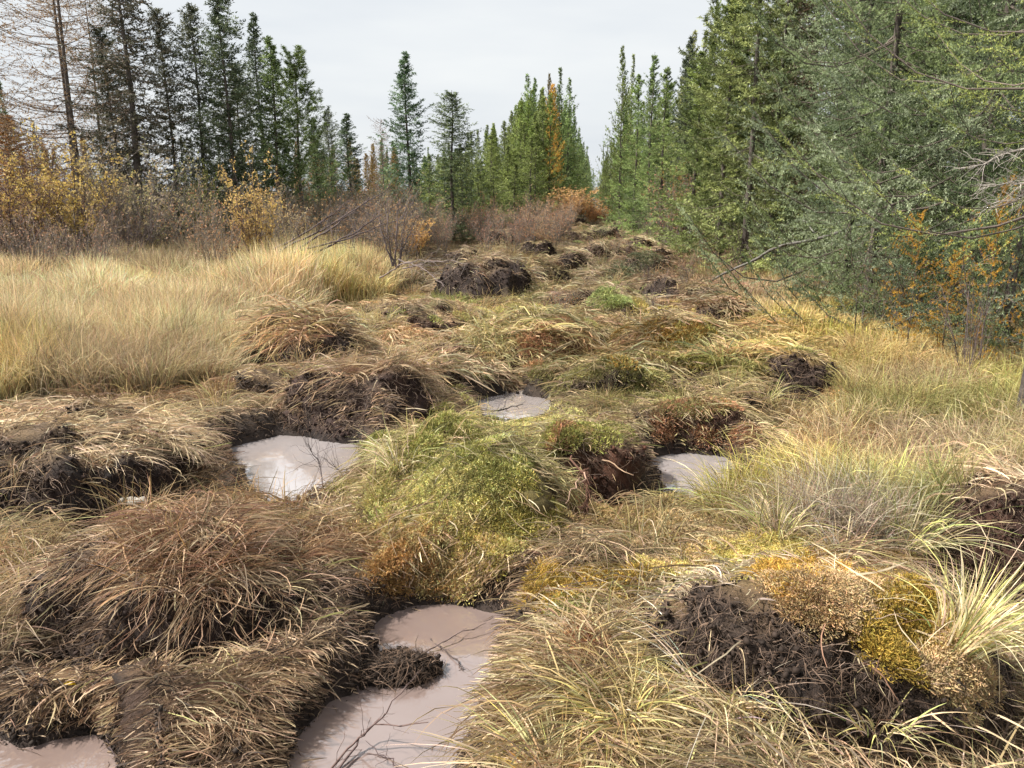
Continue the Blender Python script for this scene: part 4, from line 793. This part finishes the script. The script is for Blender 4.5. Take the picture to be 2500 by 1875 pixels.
# background left
for q in range(34):
    D = R.uniform(26, 44); vx = R.uniform(-250, 700); top = R.uniform(290, 350) if vx > 200 else R.uniform(250, 340); g = R.uniform(.6, 1.0); h = ztop(top, D)
    if q % 3 == 0: plant_tree('tamarack', 'larch', P_tam[1], xat(vx, D, 3), D, h, .9, 'rusty brown larch in the thin woods behind the left spruces', (g * .75, g * .7, g * .8), 'brown larches in the left background')
    else: plant_tree('black_spruce', 'spruce', P_far[1], xat(vx, D, 3), D, h, .9, 'dull spruce in the thin woods behind the left spruces', (g, g * 1.05, g * .9), 'dull spruces in the left background')
for q in range(30):
    D = R.uniform(45, 75); vx = R.uniform(660, 935); top = R.uniform(295, 345); h = ztop(top, D); g = R.uniform(.7, 1.1)
    if q % 2: plant_tree('tamarack', 'larch', P_tam[1], xat(vx, D, 3), D, h, 1.0, 'yellow larch on the low skyline in the gap', (g * .9, g, g), 'yellow larches on the low skyline')
    else: plant_tree('black_spruce', 'spruce', P_far[1], xat(vx, D, 3), D, h, 1.0, 'little dark spruce on the low skyline in the gap', (g, g * 1.1, g), 'little spruces on the low skyline')

# ------------------------------------------------------------------ shrubs
def shrub(seed, h, spread, nst, leaves, bark, lcol, lcol2, lean=0, lsize=.035, twn=9):
    r = np.random.RandomState(seed); K = 6; s = np.linspace(0, 1, K)
    a = r.uniform(0, 6.28, nst); L = h * r.uniform(.6, 1.08, nst); o_ = spread * r.rand(nst)
    P = np.stack([(.12 * np.cos(a))[:, None] + np.cos(a)[:, None] * (o_[:, None] * s ** 1.3) * L[:, None] + lean * s * L[:, None], (.12 * np.sin(a))[:, None] + np.sin(a)[:, None] * o_[:, None] * s ** 1.3 * L[:, None], L[:, None] * s * (1 - .25 * o_[:, None] * s)], 2)
    P[:, 1:] += r.normal(0, .025 * h / 2, (nst, K - 1, 3)); cb = np.array(bark)
    W_ = [tubes(P, (.007 * h / 2 + .003) * np.linspace(1, .35, K)[None] * r.uniform(.7, 1.2, (nst, 1)), 4, cb * r.uniform(.7, 1.3, (nst, 1)))]
    ends = []
    def side(P, cnt, lmin, lmax, rr, Kp):
        n = len(P); ii = np.repeat(np.arange(n), cnt); m = len(ii); f = r.uniform(.25, .98, m) * (Kp - 1); i0 = f.astype(int); fr = (f - i0)[:, None]
        p = P[ii, i0] * (1 - fr) + P[ii, i0 + 1] * fr; d = P[ii, i0 + 1] - P[ii, i0]; d /= np.linalg.norm(d, axis=1, keepdims=True) + 1e-6
        d = d + r.normal(0, .5, (m, 3)) + [0, 0, .15]; d /= np.linalg.norm(d, axis=1, keepdims=True); l = r.uniform(lmin, lmax, m)[:, None]
        T = np.stack([p, p + d * l * .5 + r.normal(0, .01, (m, 3)), p + d * l + r.normal(0, .02, (m, 3)) + [0, 0, .02]], 1)
        W_.append(tubes(T, np.array([1, .75, .4])[None] * rr * np.ones((m, 1)), 3, cb * r.uniform(.7, 1.4, (m, 1)))); return T
    T1 = side(P, twn, .18 * h / 2, .5 * h / 2, .0035 * h / 2, K); T2 = side(T1, 3, .08, .22, .002 * h / 2, 3)
    wv, wq, wc = join(W_); res = dict(h=h, stems=mesh('stems', wv, wq, M_twig, wc), leaves=None)
    if leaves:
        m = leaves; T = T2[r.randint(0, len(T2), m)]; u = r.rand(m)[:, None]; p = T[:, 0] * (1 - u) + T[:, 2] * u
        d = r.normal(size=(m, 3)) + [0, 0, .2]; d /= np.linalg.norm(d, axis=1, keepdims=True); e = np.cross(d, r.normal(size=(m, 3))); e /= np.linalg.norm(e, axis=1, keepdims=True); l = lsize * r.uniform(.6, 1.4, (m, 1))
        V = np.stack([p, p + d * l * .5 + e * l * .25, p + d * l, p + d * l * .5 - e * l * .25], 1).reshape(-1, 3)
        t = r.rand(m, 1); c = (np.array(lcol) * (1 - t) + np.array(lcol2) * t) * r.uniform(.6, 1.2, (m, 1))
        res['leaves'] = mesh('leaves', V, np.arange(len(V)).reshape(-1, 4), M_leaf, np.repeat(c, 4, 0), smooth=False)
    return res
YL, YL2 = (.72, .57, .15), (.60, .42, .18)
S_y = [shrub(201, 2.2, .42, 22, 3600, (.13, .09, .085), YL, YL2, lsize=.05), shrub(202, 2.2, .5, 24, 2600, (.14, .09, .09), (.55, .42, .12), (.42, .25, .12), lsize=.05)]
S_s = [shrub(203, 2.2, .5, 20, 1300, (.19, .165, .145), (.55, .47, .26), (.50, .36, .20), lsize=.05), shrub(204, 1.6, .55, 24, 800, (.21, .18, .155), (.50, .36, .22), (.42, .22, .15), lsize=.04)]
S_b = [shrub(205, 1.1, .45, 18, 500, (.21, .18, .155), (.5, .35, .2), (.4, .2, .1), twn=6), shrub(206, 1.3, .6, 16, 0, (.13, .10, .095), None, None, twn=6)]
S_o = shrub(207, 1.0, .5, 18, 3200, (.16, .12, .10), (.85, .56, .20), (.76, .46, .20), lsize=.045)
def plant_shrub(P, x, y, h, lab, wsc=1.0, tc=(1, 1, 1), group=None, tilt=(0, 0), name='willow_shrub', cat='shrub'):
    s = h / P['h']; root = link(name, None, loc=(x, y, float(H(np.array([x]), np.array([y]))[0]) - .03), label=lab, category=cat)
    if group: root['group'] = group
    root.scale = (s * wsc, s * wsc, s); root.rotation_euler = (tilt[0], tilt[1], R.uniform(0, 6.28) if tilt == (0, 0) else 0)
    link('stems', P['stems'], root)
    if P['leaves']: o = link('leaves', P['leaves'], root); o.color = (*tc, 1)
def vs(P, vx, D, top, lab, w_=1.0, **k): plant_shrub(P, xat(vx, D, .8), D, ztop(top, D), lab, w_, **k)
vs(S_y[0], 160, 16, 318, 'brightest yellow willow shrub under the two larch trunks', 1.1)
vs(S_y[1], 30, 15.5, 330, 'orange yellow willow shrub at the left picture edge', 1.2, tc=(.9, .88, .8))
vs(S_y[1], 95, 17.5, 300, 'yellow brown willow between the edge shrub and the brightest one', 1.1, tc=(.85, .85, .8))
vs(S_y[0], 555, 14.2, 362, 'rounded golden willow shrub below the green conical spruce', .9, tc=(1, .95, 1.1))
vs(S_s[0], 600, 16, 400, 'thin leaved willow at the right flank of the rounded golden one', .9)
vs(S_s[0], 290, 16.5, 320, 'sparse willow with pale leaves before the shaggy spruce', 1.0)
vs(S_s[0], 340, 17.5, 330, 'sparse pale leaved willow right of the shaggy spruce', 1.1, tc=(.8, .95, .8))
vs(S_s[0], 220, 17, 350, 'sparse olive willow right of the brightest yellow shrub', 1.1, tc=(.8, .8, .7))
vs(S_s[0], 430, 17, 385, 'pale leaved willow under the knobbly spruce', 1.1, tc=(.8, .85, .7))
vs(S_y[0], 440, 19, 355, 'small yellow green willow top under the narrow spruces', .5, tc=(.8, 1.1, .9))
vs(S_o, 888, 19, 480, 'tiny glowing orange bush beside the solitary spruce foot', 1.2)
vs(S_s[1], 1455, 22, 372, 'purple grey leafless shrub at the foot of the right tree wall', .9, tc=(1.3, .9, 1))
vs(S_y[1], 1470, 23, 360, 'yellow topped shrub behind the purple grey one', .55, tc=(1, .85, .7))
vs(S_o, 1215, 38, 412, 'orange larch brush across the end of the track', 1.9, tc=(.85, .85, .95)); vs(S_o, 1255, 37, 425, 'rusty orange brush low at the end of the track', 1.6, tc=(.75, .72, .8)); vs(S_o, 1285, 36, 450, 'rusty brush beside the far black clods', 1.4, tc=(.8, .65, .7))
GB = 'leafless reddish willow stems left of the track'
for q in range(19):
    vx = R.uniform(-330, 560); D = R.uniform(12, 16.5); P = [S_b[0], S_b[1], S_s[1], S_s[1]][q % 4]
    vs(P, vx, D, R.uniform(425, 520) if D < 14.5 else R.uniform(400, 460), 'leafless purple brown willow in the thicket behind the tall grass', 1.0, tc=(.95, .95, 1), group=GB)
GC = 'brownish willows in front of the gap'
for q in range(36):
    vx = R.uniform(560, 960); D = R.uniform(15.5, 26); vs([S_s[1], S_s[0], S_b[0], S_s[1]][q % 4], vx, D, R.uniform(395, 455), 'brown twiggy willow in the thicket before the gap', 1.0, tc=(1.0, 1.0, .9), group=GC)
GD = 'pale leaved shrubs across the far track'
for q in range(40):
    vx = R.uniform(930, 1235); D = R.uniform(20, 34); vs([S_s[0], S_s[1], S_b[0]][q % 3], vx, D, R.uniform(430, 470), 'low pale leaved shrub at the far left side of the track', .9, tc=(1.25, 1.05, 1.1), group=GD)
GE = 'twiggy undergrowth at the foot of the right tree wall'
for q in range(30):
    D = R.uniform(8.5, 28); x = max(4.4, 1.2 + .107 * D) + R.uniform(0, 1.3); plant_shrub([S_b[0], S_b[1], S_s[1]][q % 3], x, D, R.uniform(.5, 1.3), 'grey twiggy bush in the shade under the right spruces', .9, (.8, .8, .7), GE)
GH = 'low bare sprigs on the far track'
for q in range(34):
    D = R.uniform(9, 26); x = .1 * D + R.uniform(-2.2, 2.6); plant_shrub(S_b[q % 2], x, D, R.uniform(.25, .5), 'low bare heath sprig standing on the churned track', 1.1, (1, .8, .7), GH)
# larch saplings
SL = conifer(301, 2.2, .42, trunk_r=.005, whorl=.16, nb=3, base=.12, twigs=3, needles=30, nl=.035, nw=.007, shape=.4, droop=.1, up_top=.8, twood=True, clump=2, tw=.4, gaps=.4, col=(.55, .30, .04), col2=(.62, .42, .08))
for vx, D, top, lab in ((1978, 7.4, 470, 'taller golden larch sapling standing before the right spruces'), (2052, 7.2, 545, 'shorter orange larch sapling right of the taller golden one'), (2148, 6.9, 395, 'thin orange needled sapling close to the right edge')):
    vt('larch_sapling', 'sapling', SL, vx, D, top, .62, lab, (1.0, .95, .8))
vs(S_b[1], 1425, 8.6, 590, 'thin bare sapling on the clod before the fallen branch', .6, name='bare_sapling', cat='sapling')
vs(S_b[1], 2120, 6.6, 560, 'grey bare twigs beside the larch saplings', .6, name='bare_sapling', cat='sapling')
# bent willow stems leaning right
def polyline_tube(pts, r0, r1, K=14, wob=.01, seed=1):
    r = np.random.RandomState(seed); pts = np.array(pts, float); t = np.linspace(0, 1, len(pts)); s = np.linspace(0, 1, K)
    P = np.stack([np.interp(s, t, pts[:, k]) for k in range(3)], 1); P[1:-1] += r.normal(0, wob, (K - 2, 3)); return P[None], np.linspace(r0, r1, K)[None]
def p3(vx, vy, D):
    z = ztop(vy, D); dep = D * cp + (CAMH - z) * sp; return np.array([(vx - CX) / F * dep, D, z])
def branchy(name, cat, main, r0, r1, lab, nside=8, sl=.4, seed=5, colr=(.12, .10, .095), drop=0.):
    r = np.random.RandomState(seed); P, Rd = polyline_tube(main, r0, r1, seed=seed, wob=.0035 if cat == 'twig' else .01); loc = P[0, 0].copy(); K = P.shape[1]; c0 = np.array(colr)
    parts = [tubes(P, Rd, 6, c0[None])]
    if nside:
        f = r.uniform(.2, .97, nside) * (K - 1); i0 = f.astype(int); fr = (f - i0)[:, None]; p = P[0, i0] * (1 - fr) + P[0, i0 + 1] * fr; d = P[0, i0 + 1] - P[0, i0]; d /= np.linalg.norm(d, axis=1, keepdims=True)
        d = d + r.normal(0, .55, (nside, 3)) + [0, 0, drop]; d /= np.linalg.norm(d, axis=1, keepdims=True); l = sl * r.uniform(.4, 1.1, (nside, 1)); q = np.linspace(0, 1, 5)[None, :, None]
        T = p[:, None] + d[:, None] * l[:, None] * q; T[:, 1:] += r.normal(0, sl * .03, (nside, 4, 3)); parts.append(tubes(T, np.linspace(max(r0 * .28, r1 * .8), r1 * .4, 5)[None] * np.ones((nside, 1)), 3, np.repeat(c0[None], nside, 0) * .95))
    V, Q, c = join(parts); return link(name, mesh(name, V - loc, Q, M_twig, c), loc=loc, label=lab, category=cat)
for k, (a, b_) in enumerate([((600,545),(845,402)),((640,540),(800,425)),((620,548),(870,470)),((590,540),(760,430)),((680,545),(860,440))]):
    D = 12.6 + .25 * k; branchy('leaning_stem', 'branch', [p3(*a, D), p3((a[0] + b_[0]) / 2, (a[1] + b_[1]) / 2 + 8, D + .1), p3(*b_, D + .3)], .022, .005, 'dark willow stem bent over to the right behind the tall grass', 16, .5, 60 + k, (.11, .085, .085))['group'] = 'bent willow stems'
for k, (a, b_) in enumerate([((850,575),(832,440)),((856,578),(862,430)),((862,575),(880,450)),((848,575),(815,455)),((860,578),(900,470))]):
    D = 12.0; branchy('upright_stem', 'branch', [p3(*a, D), p3((a[0] + b_[0]) / 2 - 3, (a[1] + b_[1]) / 2, D), p3(*b_, D + .2)], .016, .004, 'one of the upright bare willow stems rising at the left border of the track', 12, .35, 80 + k, (.13, .10, .10))['group'] = 'upright bare willow stems'
for k, (a, b_) in enumerate([((860,560),(960,620)),((870,580),(1010,570)),((820,600),(930,560))]):
    branchy('fallen_branch', 'branch', [p3(*a, 11.2), p3((a[0] + b_[0]) / 2, (a[1] + b_[1]) / 2 - 12, 11.), p3(*b_, 10.6)], .012, .004, 'fallen grey branch lying at the foot of the upright willow stems', 14, .4, 90 + k, (.2, .16, .15))['group'] = 'fallen grey branches by the willow stems'
branchy('fallen_branch', 'branch', [p3(1510,616,12.9), p3(1600,575,11.8), p3(1680,535,10.9), p3(1790,508,10.4), p3(1930,470,10.3)], .016, .026, 'long dead branch slanting down out of the right spruces onto the grass', 4, .16, 33, (.13, .12, .11))
branchy('dead_branch', 'branch', [p3(1735,470,11), p3(1760,505,10.9), p3(1790,520,10.8)], .012, .005, 'curved grey twig above the slanting dead branch', 4, .2, 35, (.3, .28, .26))
# lichen twigs at the right
for k, (a, b_, D) in enumerate([((2330,300),(2090,365),5.6),((2330,400),(2110,400),5.8),((2330,430),(2130,440),5.5)]):
    branchy('lichen_branch', 'branch', [p3(*a, D), p3((a[0] + b_[0]) / 2, (a[1] + b_[1]) / 2 - 10, D), p3(*b_, D - .1)], .008, .003, 'dead spruce branch grey with lichen reaching in at the right edge', 60, .22, 40 + k, (.42, .38, .34))['group'] = 'grey lichen branches at the right edge'
# sticks in and by the puddles
w_ = WL + .006
def wp(vx, vy, z=0): x, y = at(vx, vy, WL + z); return np.array([x, y, WL + z])
branchy('twig', 'twig', [wp(700,1720), wp(770,1600,.03), wp(815,1560,.10), wp(880,1480,.22)], .005, .0015, 'forked bare twig rising from the middle of the largest puddle', 6, .16, 51, (.11, .075, .07))
branchy('twig', 'twig', [wp(640,1740), wp(740,1630,.02), wp(800,1570,.05), wp(925,1560,.12)], .005, .0015, 'dark bare twig lying low across the largest puddle', 7, .13, 52, (.13, .085, .075))
branchy('twig', 'twig', [wp(900,1700), wp(850,1650,.03), wp(790,1600,.05)], .004, .001, 'small twig at the bottom edge in the largest puddle', 6, .1, 53, (.10, .07, .07))
branchy('twig', 'twig', [wp(905,1420), wp(985,1370,.03), wp(1050,1345,.04)], .004, .0015, 'thin stick bridging the neck of the largest puddle', 5, .1, 54, (.15, .11, .10))
branchy('twig', 'twig', [wp(930,1380,.0), wp(990,1430,.01), wp(1000,1450,0)], .004, .0015, 'short stick floating by the black mud lump', 12, .09, 55, (.08, .06, .055))
branchy('bare_sprig', 'twig', [wp(700,1062,.0), wp(690,1000,.12), wp(665,958,.26)], .005, .0015, 'bare sprig standing at the near edge of the sky reflecting puddle', 22, .26, 56, (.10, .08, .08), .3)
branchy('bare_sprig', 'twig', [wp(760,1052,.0), wp(735,1020,.08), wp(700,990,.16)], .004, .0015, 'second sprig right of the standing one at the sky reflecting puddle', 16, .2, 57, (.11, .09, .08), .3)
branchy('twig', 'twig', [wp(1015,888,.01), wp(1080,886,.02), wp(1130,873,.03)], .009, .003, 'black muddy stick lying in the small bright puddle', 10, .12, 58, (.03, .025, .022))
branchy('twig', 'twig', [wp(232,1590,.02), wp(245,1625,.02), wp(262,1665,.0)], .003, .0015, 'short dark stick crossing the bottom corner puddle', 1, .05, 59, (.07, .05, .05))
branchy('broken_stick', 'stick', [p3(1080,1172,3.25), p3(1100,1195,3.2), p3(1122,1228,3.12)], .006, .004, 'pale broken stick at the foot of the mossy mound', 0, .1, 61, (.5, .42, .34))
branchy('broken_stick', 'stick', [p3(262,1082,3.9), p3(318,1080,3.85)], .02, .018, 'weathered piece of wood in the hollow of the straw bank', 0, .1, 62, (.33, .30, .26))
branchy('hanging_root', 'root', [p3(1235,985,3.75), p3(1262,1020,3.62), p3(1268,1060,3.58), p3(1264,1108,3.56)], .006, .003, 'shaggy red brown root hanging into the black hollow', 200, .05, 63, (.12, .06, .04), -.4)
branchy('hanging_root', 'root', [p3(1262,1020,3.55), p3(1245,1050,3.45), p3(1222,1085,3.4)], .004, .002, 'thin pale root slanting in front of the black hollow', 0, .05, 64, (.34, .22, .16))
# single yellow leaf
lv = np.array([[0, 0, 0], [.012, .010, .006], [.03, .012, .004], [.046, 0, 0], [.03, -.011, .006], [.012, -.010, .004], [.024, 0, .001]])
x0, y0 = at(138, 1497, -.04); zl = float(H(np.array([x0]), np.array([y0]))[0])
link('fallen_leaf', mesh('fallen_leaf', lv, np.array([[0, 6, 1], [1, 6, 2], [2, 6, 3], [3, 6, 4], [4, 6, 5], [5, 6, 0]]), M_leaf, np.tile([[.8, .55, .02]], (7, 1))), loc=(x0, y0, max(zl, WL) + .035), label='single bright yellow leaf lying on the straw by the tiny puddle', category='leaf')
